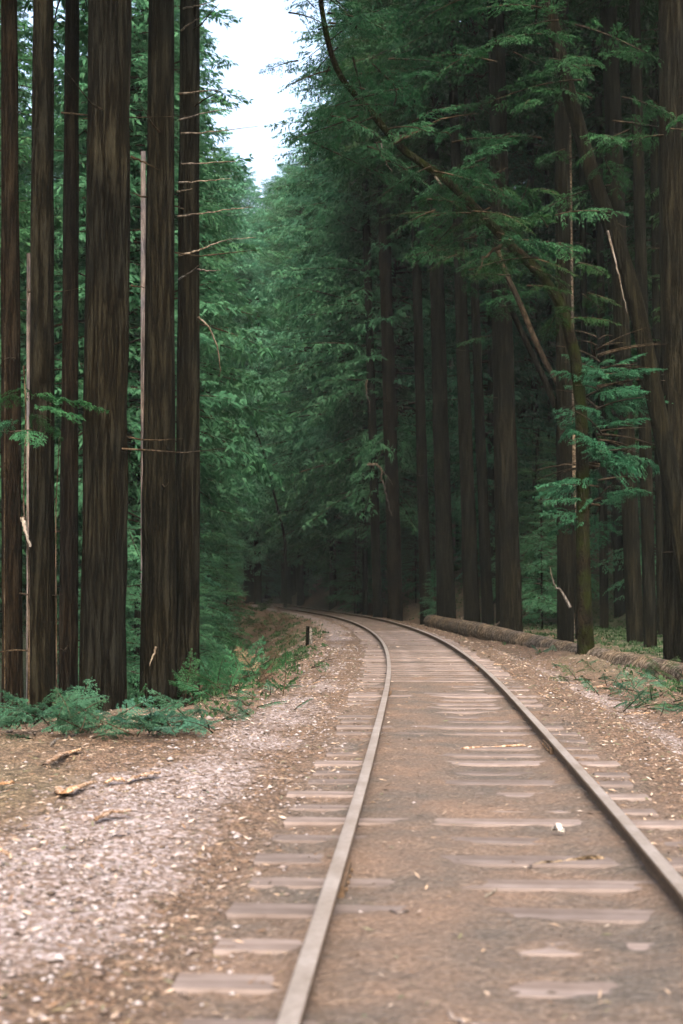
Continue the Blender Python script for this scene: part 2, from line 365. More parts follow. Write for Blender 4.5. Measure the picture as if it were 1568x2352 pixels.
def sleeper_mat():
    m, n, l, b = newmat('sleeper_wood', .9)
    tc = n.new('ShaderNodeTexCoord').outputs['Object']; oi = n.new('ShaderNodeObjectInfo')
    t = tex(n, l, tc, scale=12, detail=5, sc3=(.15, 1, 1)); t2 = tex(n, l, tc, scale=3, detail=3)
    r = ramp(n, [(.3, (0.06915, 0.05574, 0.04942)), (.5, (0.1141, 0.09458, 0.0887)), (.7, (0.1452, 0.1256, 0.1221))]); l.new(t.outputs['Fac'], r.inputs[0])
    r2 = ramp(n, [(.35, (.75, .7, .66)), (.62, (1.1, 1.08, 1.08))]); l.new(t2.outputs['Fac'], r2.inputs[0])
    hs = n.new('ShaderNodeHueSaturation'); l.new(mixc(n, l, 1.0, r.outputs[0], r2.outputs[0], 'MULTIPLY'), hs.inputs['Color'])
    mr = n.new('ShaderNodeMapRange'); mr.inputs[3].default_value = .72; mr.inputs[4].default_value = 1.15
    l.new(oi.outputs['Random'], mr.inputs[0]); l.new(mr.outputs[0], hs.inputs['Value'])
    l.new(hs.outputs[0], b.inputs['Base Color']); bump(n, l, t.outputs['Fac'], b, .5, .01); return m
SM = sleeper_mat()
sl_me = [box_mesh('sleeper', 2.34, .225, .15, SM, s_, 16, .0035) for s_ in range(5)]
y = 3.35; k_ = 0
while k_ < 100:
    far = y > 20
    o = link('sleeper', sl_me[k_ % 5], track)
    sl = (xc(y + .5) - xc(y - .5))
    o.location = (float(xc(y)) + random.uniform(-.07, .05), y, -.094 + (random.uniform(-.006, .006) if far else random.uniform(-.012, .004)))
    o.rotation_euler = (random.uniform(-.02, .02), random.uniform(-.004, .004), -math.atan(sl) + random.uniform(-.02, .02))
    o.scale = (random.uniform(.95, 1.04), random.uniform(.85, 1.1), 1)
    y += random.uniform(.53, .60); k_ += 1

def rest_of_sleepers(y):
    P = []
    while y < 150:
        x0 = float(xc(y)); a = -math.atan(xc(y + .5) - xc(y - .5)); ca, sa = math.cos(a), math.sin(a)
        V = np.array([(sx * 1.17, sy * .11, z) for z in (-.24, -.092) for sx, sy in ((-1, -1), (1, -1), (1, 1), (-1, 1))])
        V = np.stack([V[:, 0] * ca - V[:, 1] * sa + x0, V[:, 0] * sa + V[:, 1] * ca + y, V[:, 2]], 1)
        P.append((V, np.array([(4, 5, 6, 7), (0, 1, 5, 4), (1, 2, 6, 5), (2, 3, 7, 6), (3, 0, 4, 7)]))); y += .57
    V, Fc = join(P); tag(link('sleeper', raw_mesh('sleeper', V, Fc, mats=(SM,)), track), kind='stuff')

# ------------------------------------------------------------ foliage building blocks
def leaves_along(P0, P1, up, spacing, ll, lw, droop, r_):
    """pinnate leaflets both sides of segments P0->P1 (arrays), returns quads vertices"""
    seg = P1 - P0; L = np.linalg.norm(seg, axis=1)
    cnt = np.maximum(2, (L / spacing).astype(int)); tot = cnt.sum()
    idx = np.repeat(np.arange(len(L)), cnt)
    t = r_.random(tot); d = seg / L[:, None]; d = d[idx]; u = up[idx]
    s = np.where(r_.random(tot) < .5, -1, 1)[:, None]
    side = np.cross(d, u); side /= np.linalg.norm(side, axis=1)[:, None] + 1e-9
    base = P0[idx] + seg[idx] * t[:, None]
    ang = r_.uniform(.5, 1.0, tot)[:, None]
    dirv = d * np.cos(ang) + side * s * np.sin(ang) + np.array([0, 0, -1]) * droop + r_.normal(0, .16, (tot, 3))
    dirv /= np.linalg.norm(dirv, axis=1)[:, None]
    le = (ll * (1.15 - .5 * t) * r_.uniform(.7, 1.3, tot))[:, None]
    wv = np.cross(dirv, u + r_.normal(0, .35, (tot, 3))); wv /= np.linalg.norm(wv, axis=1)[:, None] + 1e-9
    wv *= lw * r_.uniform(.7, 1.2, tot)[:, None] * .5
    mid = base + dirv * le * .45 + np.array([0, 0, .004])
    tip = base + dirv * le + np.array([0, 0, -1]) * le * .12
    return np.stack([base, mid - wv, tip, mid + wv], 1).reshape(-1, 3)

def bough(L, nlat, spacing, ll, lw, seed, sag=.18, lat=.38):
    """a drooping flat conifer bough growing along +x; returns leaf quads and stem polyline pieces"""
    r_ = np.random.default_rng(seed)
    n_ = 12; x = np.linspace(0, L, n_); yb = .05 * L * np.sin(x / L * 3 + seed) ; z = .10 * x - sag * x * x / L
    S = np.stack([x, yb, z], 1)
    def pt(t): return np.stack([np.interp(t * L, x, S[:, 0]), np.interp(t * L, x, S[:, 1]), np.interp(t * L, x, S[:, 2])], -1)
    t = np.sort(r_.uniform(.12, 1, nlat)); s = np.where(np.arange(nlat) % 2 == 0, -1., 1.)
    P0 = pt(t); ln = (lat * L * (1 - t) ** .8 + .10 * L * .6) * r_.uniform(.65, 1.2, nlat)
    a = r_.uniform(.75, 1.15, nlat)
    D = np.stack([np.cos(a), s * np.sin(a), r_.uniform(-.35, .05, nlat)], 1)
    P1 = P0 + D * ln[:, None] * .6
    P2 = P1 + (D * np.array([1, .85, 1]) + np.array([.15, 0, -.35])) * ln[:, None] * .4
    tip0, tip1 = pt(np.array([.86])), pt(np.array([1.0])) + np.array([[.08 * L, 0, -.02 * L]])
    A = np.concatenate([P0, P1, tip0]); B = np.concatenate([P1, P2, tip1])
    up = np.tile(np.array([0, 0, 1.]), (len(A), 1)) + r_.normal(0, .25, (len(A), 3))
    Q = leaves_along(A, B, up, spacing, ll, lw, .12, r_)
    return Q, S, np.concatenate([P0, P1], 1)

BN = [bough(1.0, 26, .0105, .055, .016, s) for s in range(5)]        # detailed, unit length
BM = [bough(1.0, 24, .0145, .055, .0155, s + 20) for s in range(6)]
BF = [bough(1.0, 18, .021, .075, .026, s + 40) for s in range(6)]

def tube(P, rad, k=6):
    """tube along the points P with radii rad"""
    P = np.asarray(P, float); n_ = len(P); rad = np.broadcast_to(rad, (n_,))
    T = np.gradient(P, axis=0); T /= np.linalg.norm(T, axis=1)[:, None] + 1e-9
    ref = np.array([0, 0, 1.]) if abs(T[0][2]) < .9 else np.array([0, 1., 0])
    A = np.cross(T, ref); A /= np.linalg.norm(A, axis=1)[:, None] + 1e-9
    B = np.cross(T, A)
    th = np.arange(k) / k * 2 * math.pi
    V = P[:, None] + rad[:, None, None] * (A[:, None] * np.cos(th)[None, :, None] + B[:, None] * np.sin(th)[None, :, None])
    idx = np.arange(n_ * k).reshape(n_, k); a, b_ = idx[:-1], idx[1:]
    return V.reshape(-1, 3), np.stack([a, np.roll(a, -1, 1), np.roll(b_, -1, 1), b_], -1).reshape(-1, 4)
def join(parts):
    Vs, Fs, o = [], [], 0
    for V, Fc in parts: Vs.append(V); Fs.append(Fc + o); o += len(V)
    return np.concatenate(Vs), np.concatenate(Fs)

rest_of_sleepers(y)

def crown_arrays(z0, z1, rmax, nb, lib, seed, shape='cone', trunk_r=None, gaps=.25, azi=None, expo=.62):
    r_ = np.random.default_rng(seed); Q, W = [], []
    nz = VN(seed + 500)
    for i in range(nb):
        t = r_.random() ** .9; z = z0 + (z1 - z0) * t
        az = r_.uniform(0, 2 * math.pi) if azi is None else r_.uniform(*azi)
        if float(nz(z * .35, az * 1.1)) < -1 + 2 * gaps and i > 6: continue
        if shape == 'cone': L = rmax * ((1 - t) ** expo * (.35 + .65 * ss(0, .18, t)) + .07)
        else: L = rmax * (.55 + .45 * math.sin(min(t * 3.1, 3.1)))
        L *= r_.uniform(.6, 1.2)
        q, S, lat = lib[r_.integers(len(lib))]
        sc_ = np.array([L, L * r_.uniform(.75, 1.15), L * r_.uniform(.7, 1.5)])
        pitch = r_.normal(.02 - .25 * (1 - t) + .30 * t, .14); roll = r_.normal(0, .28)
        m = (Matrix.Translation((0, 0, z)) @ Matrix.Rotation(az, 4, 'Z') @ Matrix.Rotation(-pitch, 4, 'Y') @ Matrix.Rotation(roll, 4, 'X'))
        m = np.array(m); Rm, Tm = m[:3, :3], m[:3, 3]
        Q.append((q * sc_) @ Rm.T + Tm)
        SS = (S * sc_) @ Rm.T + Tm
        W.append(tube(SS, np.linspace(.012 + .010 * L, .004, len(SS)), 4))
    q = np.concatenate(Q); return q, join(W)
def leaf_mesh(name, q, mat):
    Fc = np.arange(len(q)).reshape(-1, 4); return raw_mesh(name, q, Fc, mats=(mat,))

def trunk_arrays(path, r0, r1, k=20, rows=40, flare=.35, ridge=.0, seed=0, fh=1.6, nf=11):
    """path: list of points; radius r0 at the base to r1 at the tip, ridged bark"""
    P = np.array(path, float); s = np.r_[0, np.cumsum(np.linalg.norm(np.diff(P, axis=0), axis=1))]
    L = s[-1]
    u = np.linspace(0, 1, rows) ** (1.35 if L > 12 else 1.0) * L
    C_ = np.stack([np.interp(u, s, P[:, j]) for j in range(3)], 1)
    if len(P) > 2:
        kk = np.array([.25, .5, .25])
        for _ in range(4): C_[1:-1] = .25 * C_[:-2] + .5 * C_[1:-1] + .25 * C_[2:]
    rad = (r0 + (r1 - r0) * (u / L)) * (1 + flare * np.exp(-u / fh * 1.8))
    T = np.gradient(C_, axis=0); T /= np.linalg.norm(T, axis=1)[:, None]
    ref = np.array([1., 0, 0]) if abs(T[0][2]) > .6 else np.array([0, 0, 1.])
    A = ref - T * (T @ ref)[:, None]; A /= np.linalg.norm(A, axis=1)[:, None]; B = np.cross(T, A)
    th = np.arange(k) / k * 2 * math.pi
    g = VN(seed + 900)
    TH, U = np.meshgrid(th, u)
    cx_, cy_ = np.cos(TH), np.sin(TH)
    # bark: wandering vertical furrows
    big = g(cx_ * 1.3 + 20, cy_ * 1.3 + 20, U * .25)
    wob = g(cx_ * 2 + 5, U * .5 + 9, cy_ * 2) * .9
    fur = np.abs(g(cx_ * nf * .32 + wob + 30, cy_ * nf * .32 + 30, U * .45)) ** .6
    fin = g(cx_ * nf * .9 + 11, cy_ * nf * .9 + 7, U * 1.1)
    but = (.5 + .5 * np.cos(TH * 5 + seed)) * np.exp(-U / fh * 2.2) * flare * .5
    Rr = rad[:, None] * (1 + .06 * big + ridge * (fur - .5) + ridge * .4 * fin + but)
    V = C_[:, None] + A[:, None] * (Rr * cx_)[..., None] + B[:, None] * (Rr * cy_)[..., None]
    idx = np.arange(rows * k).reshape(rows, k); a, b_ = idx[:-1], idx[1:]
    return V.reshape(-1, 3), np.stack([a, np.roll(a, -1, 1), np.roll(b_, -1, 1), b_], -1).reshape(-1, 4)

def empty(name, loc):
    o = bpy.data.objects.new(name, None); C.objects.link(o); o.location = loc; return o

# shared crowns: (foliage mesh, wood mesh) by kind
def make_crown(z0, z1, rmax, nb, lib, seed, mat, **kw):
    q, (wv, wf) = crown_arrays(z0, z1, rmax, nb, lib, seed, **kw)
    return leaf_mesh('crown', q, M[mat]), raw_mesh('branches', wv, wf, mats=(M['twig'],))
CR_FAR = [make_crown(3 + i, 38, 4.6, 480, BF, 60 + i, 'leaf_lit', gaps=.14) for i in range(3)]
CR_MID = [make_crown(3.5 + 1.5 * i, 36, 4.8, 330, BM, 70 + i, 'leaf', gaps=.16) for i in range(2)]
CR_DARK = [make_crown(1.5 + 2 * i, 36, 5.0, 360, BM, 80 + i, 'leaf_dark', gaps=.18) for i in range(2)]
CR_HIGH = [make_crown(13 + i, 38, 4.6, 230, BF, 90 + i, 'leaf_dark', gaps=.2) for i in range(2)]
CR_WIDE = [make_crown(2.5 + 1.5 * i, 36, 7.2, 460, BM, 110 + i, 'leaf_lit', gaps=.14) for i in range(2)]
CR_BLUNT = [make_crown(3 + i, 37, 4.8, 560, BF, 140 + i, 'leaf_lit', gaps=.08, expo=.33) for i in range(2)]
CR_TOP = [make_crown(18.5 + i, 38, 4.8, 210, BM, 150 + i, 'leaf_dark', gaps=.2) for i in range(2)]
CR_WIDEH = [make_crown(17, 36, 6.0, 260, BM, 130, 'leaf', gaps=.14)]
CR_SAP = [make_crown(.5, 8.5, 2.3, 130, BM, 95 + i, 'leaf_lit', gaps=.08) for i in range(3)]

# filler trees: root > trunk, branches, crown
def proto_tree(name, crown, r0, ht, mat, seed, loc):
    r = empty(name, loc)
    rr = random.Random(seed)
    path = [(0, 0, -1.0), (rr.uniform(-.1, .1), 0, ht * .3), (rr.uniform(-.25, .25), rr.uniform(-.2, .2), ht * .65), (0, 0, ht)]
    V, Fc = trunk_arrays(path, r0, .05, k=14, rows=26, seed=seed, ridge=.10)
    link('trunk', raw_mesh('trunk', V, Fc, smooth=True, mats=(M[mat],)), r)
    link('branches', crown[1], r); link('crown', crown[0], r)
    return r
def copy_tree(src):
    c = src.copy(); C.objects.link(c)
    for ch in list(src.children):
        d = ch.copy(); C.objects.link(d); d.parent = c
    return c
PROTO = {}
def plant(kind, x, y, label, group, s=1.0, rz=None, lean=(0, 0), cat='tree', z=None):
    lib = {'wideh': (CR_WIDEH, .30, 35, 'redwood', 'conifer_tree'), 'wide': (CR_WIDE, .30, 35, 'redwood', 'conifer_tree'), 'blunt': (CR_BLUNT, .28, 35, 'redwood', 'conifer_tree'), 'far': (CR_FAR, .30, 37, 'redwood', 'conifer_tree'), 'mid': (CR_MID, .28, 35, 'redwood', 'conifer_tree'),
           'dark': (CR_DARK, .30, 35, 'dark_bark', 'conifer_tree'), 'high': (CR_HIGH, .32, 37, 'redwood', 'redwood_tree'),
           'sap': (CR_SAP, .05, 8.2, 'dark_bark', 'young_conifer')}[kind]
    i = random.randrange(len(lib[0])); key = (kind, i)
    z = h(x, y) if z is None else z
    if key not in PROTO: o = PROTO[key] = proto_tree(lib[4], lib[0][i], lib[1], lib[2], lib[3], i + 3 * len(kind), (x, y, z))
    else: o = copy_tree(PROTO[key])
    o.location = (x, y, z); o.rotation_euler = (lean[0], lean[1], random.uniform(0, 6.28) if rz is None else rz); o.scale = (s, s, s)
    tag(o, label, cat, group); return o
M['slash'] = foliage('dead_needles', (.035, .024, .014), (.075, .052, .032), (.14, .105, .07), .1)

spikes()

# ------------------------------------------------------------ the big trunks one can tell apart
def px_path(pts, Y):
    return [tuple(at(x, y, Y)) for x, y in pts]
def dead_twig(pts, Y, r0, parent, mat='dead_wood', name='dead_branch', dY=0.0, r1=.004):
    P = np.array([tuple(at(x, y, Y + dY * i / max(1, len(pts) - 1))) for i, (x, y) in enumerate(pts)])
    P = P - np.array(parent.location) if parent else P
    t = np.linspace(0, 1, len(P)); tt = np.linspace(0, 1, 4 * len(P))
    Q = np.stack([np.interp(tt, t, P[:, j]) for j in range(3)], 1)
    for _ in range(3): Q[1:-1] = .25 * Q[:-2] + .5 * Q[1:-1] + .25 * Q[2:]
    Q[1:-1] += rng.normal(0, r0 * .35, Q[1:-1].shape)
    V, Fc = tube(Q, np.linspace(r0, r1, len(Q)), 5)
    return link(name, raw_mesh(name, V, Fc, smooth=True, mats=(M[mat],)), parent)
def snags(n, Y, parent, rad, ht, seed, side=None):
    """short dead stubs and thin bare twigs round a trunk"""
    r_ = random.Random(seed)
    for _ in range(n):
        z = r_.uniform(*ht); a = r_.uniform(0, 6.28) if side is None else r_.uniform(*side); L = r_.uniform(.3, 1.9)
        P = [(math.cos(a) * (rad + L * t), math.sin(a) * (rad + L * t), z - .12 * L * t + .1 * L * t * t + r_.uniform(-.03, .03)) for t in (0, .3, .6, 1)]
        V, Fc = tube(P, [.016, .012, .008, .003], 5)
        link('dead_branch', raw_mesh('dead_branch', V, Fc, mats=(M['twig'],)), parent)
def big_tree(name, label, xb, wb, Y, xt, wt, mat='redwood', crown='high', k=26, rows=60, ridge=.12, ht=38, flare=.3, seed=0, group='tall trunks beside the track', nf=11, nsn=4, mid=None, cat='tree', cs=1.0):
    b0 = at(xb, 1500, Y); zb = h(b0.x, Y) - .25
    t0 = at(xt, 0, Y)
    root = empty(name, (b0.x, Y, zb)); H0 = t0.z - zb
    lean = (t0.x - b0.x) / H0
    if group == GR: wb *= .82; flare *= .55
    r0 = wb / 2 / F_PX * Y; rt = wt / 2 / F_PX * Y
    r1 = max(.04, r0 + (rt - r0) * ht * cs / H0)
    ht *= cs; path = [(lean * z, 0, z) for z in (-.8, 0, ht * .15, ht * .35, ht * .65, ht)]
    V, Fc = trunk_arrays(path, r0, r1, k=k, rows=rows, ridge=ridge, seed=seed, flare=flare, nf=nf)
    link('trunk', raw_mesh('trunk', V, Fc, smooth=True, mats=(M[mat],)), root)
    if crown:
        cf, cw = {'high': CR_TOP if group == GR else CR_HIGH, 'dark': CR_DARK, 'mid': CR_MID, 'far': CR_FAR}[crown][seed % 2]
        for nm, me in (('branches', cw), ('crown', cf)):
            o = link(nm, me, root); o.rotation_euler = (0, lean * .8, seed * 1.3); o.location = (0, 0, 0); o.scale = (cs,) * 3
    if nsn: snags(nsn, Y, root, r0 * .9, (2, 13 if Y < 30 else 20), seed)
    tag(root, label, cat, group); return root

GL, GR = 'big redwood trunks on the left bank', 'tall trunks standing right of the track'
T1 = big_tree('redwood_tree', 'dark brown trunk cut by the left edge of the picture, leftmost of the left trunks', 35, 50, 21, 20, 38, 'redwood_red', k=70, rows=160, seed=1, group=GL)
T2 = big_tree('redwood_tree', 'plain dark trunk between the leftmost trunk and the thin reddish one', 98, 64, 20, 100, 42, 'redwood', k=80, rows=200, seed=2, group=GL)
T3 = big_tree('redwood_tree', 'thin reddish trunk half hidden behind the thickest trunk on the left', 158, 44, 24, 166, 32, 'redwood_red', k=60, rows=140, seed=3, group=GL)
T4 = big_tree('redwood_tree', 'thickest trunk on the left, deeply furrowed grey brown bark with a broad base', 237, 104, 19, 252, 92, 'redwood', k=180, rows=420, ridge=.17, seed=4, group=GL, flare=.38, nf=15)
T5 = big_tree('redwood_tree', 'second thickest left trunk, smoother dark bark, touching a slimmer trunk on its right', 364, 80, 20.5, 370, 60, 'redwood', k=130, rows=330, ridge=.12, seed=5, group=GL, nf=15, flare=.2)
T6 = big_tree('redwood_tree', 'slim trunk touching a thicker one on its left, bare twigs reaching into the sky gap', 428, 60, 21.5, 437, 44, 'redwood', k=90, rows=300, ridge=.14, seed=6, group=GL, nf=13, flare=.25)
K1 = .5012
for pts in ([(820,430),(930,418),(1040,405)], [(820,550),(930,520),(1090,490)], [(830,612),(960,606),(1180,580)], [(830,752),(960,746),(1080,740)],
            [(820,837),(930,832),(1060,818)], [(815,992),(930,980),(1050,960),(1160,950)], [(820,1172),(900,1150),(1000,1110),(1060,1095),(1170,1090)],
            [(820,1280),(870,1250),(920,1210)], [(905,1235),(950,1242),(1010,1240)], [(830,140),(880,100),(915,85)], [(840,40),(910,25),(990,3)], [(812,880),(850,872),(880,865)]):
    dead_twig([(x * K1, y * K1) for x, y in pts], 21.2, .016, T6, dY=-.6)
for pts in ([(455,728),(478,748),(497,790),(506,830),(505,862)],):
    dead_twig(pts, 21.0, .018, T6, dY=.5)
dead_twig([(300, 360), (335, 374), (366, 390)], 19.4, .02, T4, 'twig')
dead_twig([(300, 656), (318, 658), (336, 662)], 19.4, .014, T4, 'twig')
dead_twig([(358, 1485), (350, 1510), (343, 1530)], 19.7, .02, T5, 'dead_wood')
big_tree('bare_tree', 'thin pale grey trunk seen between the two leftmost dark trunks', 70, 11, 36, 66, 9, 'pale_bark', None, ht=14.5, k=12, rows=30, ridge=.03, seed=7, nsn=2, group='pale trunks in the wood on the left')
big_tree('bare_tree', 'pale pinkish trunk peeking out on the left side of the second thickest left trunk', 332, 15, 38, 328, 11, 'pale_bark', None, k=14, rows=40, ridge=.04, seed=8, nsn=2, ht=16, group='pale trunks in the wood on the left')
# right of the track, from the far end of the log towards the camera
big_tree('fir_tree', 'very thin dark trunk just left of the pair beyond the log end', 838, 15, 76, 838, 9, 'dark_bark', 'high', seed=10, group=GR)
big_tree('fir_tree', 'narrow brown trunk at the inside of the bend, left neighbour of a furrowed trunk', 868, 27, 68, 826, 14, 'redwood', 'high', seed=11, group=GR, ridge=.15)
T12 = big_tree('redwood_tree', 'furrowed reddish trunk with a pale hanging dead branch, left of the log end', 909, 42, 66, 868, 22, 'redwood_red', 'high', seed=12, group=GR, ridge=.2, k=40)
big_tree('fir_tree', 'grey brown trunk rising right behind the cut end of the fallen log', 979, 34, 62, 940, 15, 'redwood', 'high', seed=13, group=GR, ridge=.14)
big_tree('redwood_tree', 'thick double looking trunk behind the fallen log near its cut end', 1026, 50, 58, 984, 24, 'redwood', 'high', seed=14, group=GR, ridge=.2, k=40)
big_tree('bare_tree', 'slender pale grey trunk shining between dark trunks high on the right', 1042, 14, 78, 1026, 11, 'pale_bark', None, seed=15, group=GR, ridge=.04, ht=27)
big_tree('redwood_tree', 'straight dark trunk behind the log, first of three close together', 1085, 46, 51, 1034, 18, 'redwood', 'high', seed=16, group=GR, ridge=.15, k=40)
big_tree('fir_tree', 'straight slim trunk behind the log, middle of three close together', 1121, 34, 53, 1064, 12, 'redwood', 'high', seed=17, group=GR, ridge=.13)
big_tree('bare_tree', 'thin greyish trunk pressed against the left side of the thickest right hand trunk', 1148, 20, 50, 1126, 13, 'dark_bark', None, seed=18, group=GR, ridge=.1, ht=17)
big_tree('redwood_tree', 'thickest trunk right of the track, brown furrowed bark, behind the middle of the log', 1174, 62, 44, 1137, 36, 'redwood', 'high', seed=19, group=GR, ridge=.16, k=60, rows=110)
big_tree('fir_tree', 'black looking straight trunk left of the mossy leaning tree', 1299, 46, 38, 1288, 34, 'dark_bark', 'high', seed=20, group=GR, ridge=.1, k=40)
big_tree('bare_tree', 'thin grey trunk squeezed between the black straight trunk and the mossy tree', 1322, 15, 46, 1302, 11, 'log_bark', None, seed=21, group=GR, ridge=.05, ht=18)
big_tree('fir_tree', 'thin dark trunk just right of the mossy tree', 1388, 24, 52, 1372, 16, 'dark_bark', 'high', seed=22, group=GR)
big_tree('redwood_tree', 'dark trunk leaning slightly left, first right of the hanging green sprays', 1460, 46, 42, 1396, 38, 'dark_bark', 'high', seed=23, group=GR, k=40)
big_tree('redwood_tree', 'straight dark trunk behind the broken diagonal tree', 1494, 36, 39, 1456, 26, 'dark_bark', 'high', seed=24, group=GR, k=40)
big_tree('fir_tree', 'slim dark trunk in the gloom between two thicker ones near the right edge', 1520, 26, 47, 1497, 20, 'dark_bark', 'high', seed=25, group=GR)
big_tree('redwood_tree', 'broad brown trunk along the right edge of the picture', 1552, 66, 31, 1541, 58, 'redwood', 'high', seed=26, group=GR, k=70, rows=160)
for x_, w_, Y_, xt_, lab_ in ((1236, 22, 66, 1212, 'thin dark trunk alone in the opening right of the thickest right hand trunk'), (1352, 22, 60, 1330, 'slim dark trunk hidden behind the mossy tree'),
        (1424, 30, 54, 1392, 'slim black trunk behind the hanging green sprays'), (1536, 30, 44, 1518, 'dark trunk close behind the broad right edge trunk'),
        (1408, 20, 70, 1385, 'very thin trunk deep in the wood right of the mossy tree'), (1270, 16, 72, 1250, 'very thin trunk deep in the wood left of the black straight trunk')):
    big_tree('fir_tree', lab_, x_, w_, Y_, xt_, w_ * .6, 'dark_bark', 'high', seed=int(x_), group=GR)
big_tree('redwood_tree', 'trunk beyond the bend left of where the rails vanish', 591, 19, 120, 588, 1, 'dark_bark', 'far', seed=27, cs=.72, group='dark trunks where the rails vanish')
big_tree('redwood_tree', 'thicker dark trunk left beside the vanishing rails', 571, 26, 122, 572, 1, 'dark_bark', 'far', seed=28, cs=.75, group='dark trunks where the rails vanish')
big_tree('redwood_tree', 'dark trunk on the earth bank just right of the vanishing rails', 657, 24, 128, 655, 1, 'dark_bark', 'far', seed=29, cs=.8, group='dark trunks where the rails vanish')
big_tree('fir_tree', 'small trunk standing in leaves above the far earth bank', 764, 17, 96, 765, 1,  'dark_bark', 'far', seed=30, group='dark trunks where the rails vanish')
# pale curling dead branches on the furrowed reddish trunk
dead_twig([(845,1066),(866,1066),(876,1078),(880,1110),(890,1150),(900,1185)], 64, .07, T12, dY=1, r1=.02)
dead_twig([(876,1078),(890,1095),(902,1115)], 64.5, .04, T12)
dead_twig([(842,872),(840,900),(848,925),(850,950)], 64, .05, T12)

def bent_tree(name, label, pts, Y, r, mat, parts=None, group=None, dY=0, k=20, rows=70, ridge=.06, flare=.25):
    n_ = len(pts); W = [at(x, y, Y + dY * i / (n_ - 1)) for i, (x, y) in enumerate(pts)]
    z0 = h(W[0].x, W[0].y); root = empty(name, (W[0].x, W[0].y, z0))
    P = [tuple(p - Vector((W[0].x, W[0].y, z0))) for p in W]
    P = [(P[0][0], P[0][1], -.6)] + P[0 if P[0][2] > .05 else 1:]
    V, Fc = trunk_arrays(P, r[0], r[1], k=k, rows=rows, ridge=ridge, seed=len(label), flare=flare, fh=.7)
    link('trunk', raw_mesh('trunk', V, Fc, smooth=True, mats=(M[mat],)), root)
    tag(root, label, 'tree', group); return root
MT = bent_tree('mossy_tree', 'green mossy tree beside the log that bends over to the left high above the track',
    [(1346,1490),(1341,1380),(1338,1250),(1338,1100),(1335,950),(1322,820),(1290,700),(1235,620),(1163,556),(1105,490),(1023,411),(917,341),(847,250),(778,180),(752,100),(735,0),(722,-140),(715,-300)],
    30.6, (.175, .03), 'moss_bark', dY=-3, rows=120, flare=.75)
dead_twig([(1163,556),(1110,590),(1090,640)], 29.2, .05, MT, 'twig', 'limb')
dead_twig([(900,330),(960,300),(1020,270),(1100,262)], 28.4, .04, MT, 'twig', 'limb')
dead_twig([(1310,1395),(1290,1360),(1270,1340),(1262,1300)], 30.4, .04, MT, 'dead_wood')
dead_twig([(1000,405),(1008,420),(1015,428)], 28.8, .04, MT)
dead_twig([(875,330),(880,355),(888,378),(900,395)], 28.4, .02, MT)
q, (wv, wf) = crown_arrays(2.9, 6.9, 1.75, 46, BN, 311, shape='round', gaps=.25)
link('crown', leaf_mesh('crown', q * .92, M['leaf']), MT, (.25, -.3, 0)); link('branches', raw_mesh('branches', wv, wf, mats=(M['twig'],)), MT, (.25, -.3, 0))
# high sprays along its upper limb
def spray_crown(parent, pts, Y, n, L, lib, mat, seed, dz=.2):
    r_ = np.random.default_rng(seed); Q, W = [], []; o0 = np.array(parent.location)
    P = np.array([tuple(at(x, y, Y)) for x, y in pts]); t = np.linspace(0, 1, len(P))
    for i in range(n):
        u = r_.random(); p = np.array([np.interp(u, t, P[:, j]) for j in range(3)]) - o0 + r_.normal(0, dz, 3)
        l = L * r_.uniform(.6, 1.3); qq, S, lat = lib[r_.integers(len(lib))]
        m = np.array(Matrix.Rotation(r_.uniform(0, 6.28), 4, 'Z') @ Matrix.Rotation(r_.uniform(-.1, .5), 4, 'Y') @ Matrix.Rotation(r_.normal(0, .3), 4, 'X'))[:3, :3]
        Q.append(qq * l @ m.T + p); SS = S * l @ m.T + p; W.append(tube(SS, np.linspace(.012 + .006 * l, .003, len(SS)), 4))
    wv, wf = join(W); link('crown', leaf_mesh('crown', np.concatenate(Q), M[mat]), parent); link('branches', raw_mesh('branches', wv, wf, mats=(M['twig'],)), parent)
spray_crown(MT, [(1180,560),(1023,411),(917,341),(847,250),(778,180),(735,0)], 28.5, 60, 1.5, BM, 'leaf_dark', 5, .6)
spray_crown(MT, [(1300,720),(1235,620),(1163,556),(1105,490),(1023,411)], 28.8, 34, 1.1, BM, 'leaf_dark', 6, .45)
DT = bent_tree('leaning_tree', 'dark tree leaning far left, from the lower right edge to the top of the picture',
    [(1605,1560),(1590,1400),(1560,1200),(1528,1030),(1497,880),(1462,700),(1420,560),(1375,450),(1345,350),(1305,210),(1255,0),(1215,-200)], 30, (.22, .14), 'dark_bark', dY=1, ridge=.1)
dead_twig([(1395,530),(1410,590),(1428,660),(1440,720)], 30, .03, DT, 'dead_wood')
spray_crown(DT, [(1300,200),(1255,0),(1400,500),(1230,-120)], 30.5, 40, 1.8, BM, 'leaf_dark', 8, .9)
BT = bent_tree('broken_tree', 'broken split trunk with raw pale wood leaning through the branches left of the mossy tree',
    [(1345,1440),(1340,1200),(1325,960),(1300,915),(1262,850),(1235,800),(1208,730),(1178,660),(1150,610),(1143,575)], 39, (.075, .07), 'twig', rows=60, ridge=.3, flare=.1)
LT = bent_tree('leaning_tree', 'slender dark tree leaning left behind the broken split trunk',
    [(1330,1440),(1300,1000),(1255,880),(1205,780),(1160,680),(1110,560),(1095,500)], 43, (.13, .07), 'dark_bark', rows=50)
spray_crown(LT, [(1205,780),(1110,560),(1095,480),(1180,700)], 42, 34, 1.6, BM, 'leaf', 9, .8)
bent_tree('leaning_tree', 'thin arching stem reaching up and right from the far ravine under the sky gap',
    [(655,1230),(632,1150),(618,1080),(600,1020),(585,985)], 95, (.12, .05), 'dark_bark', rows=30, ridge=.03)
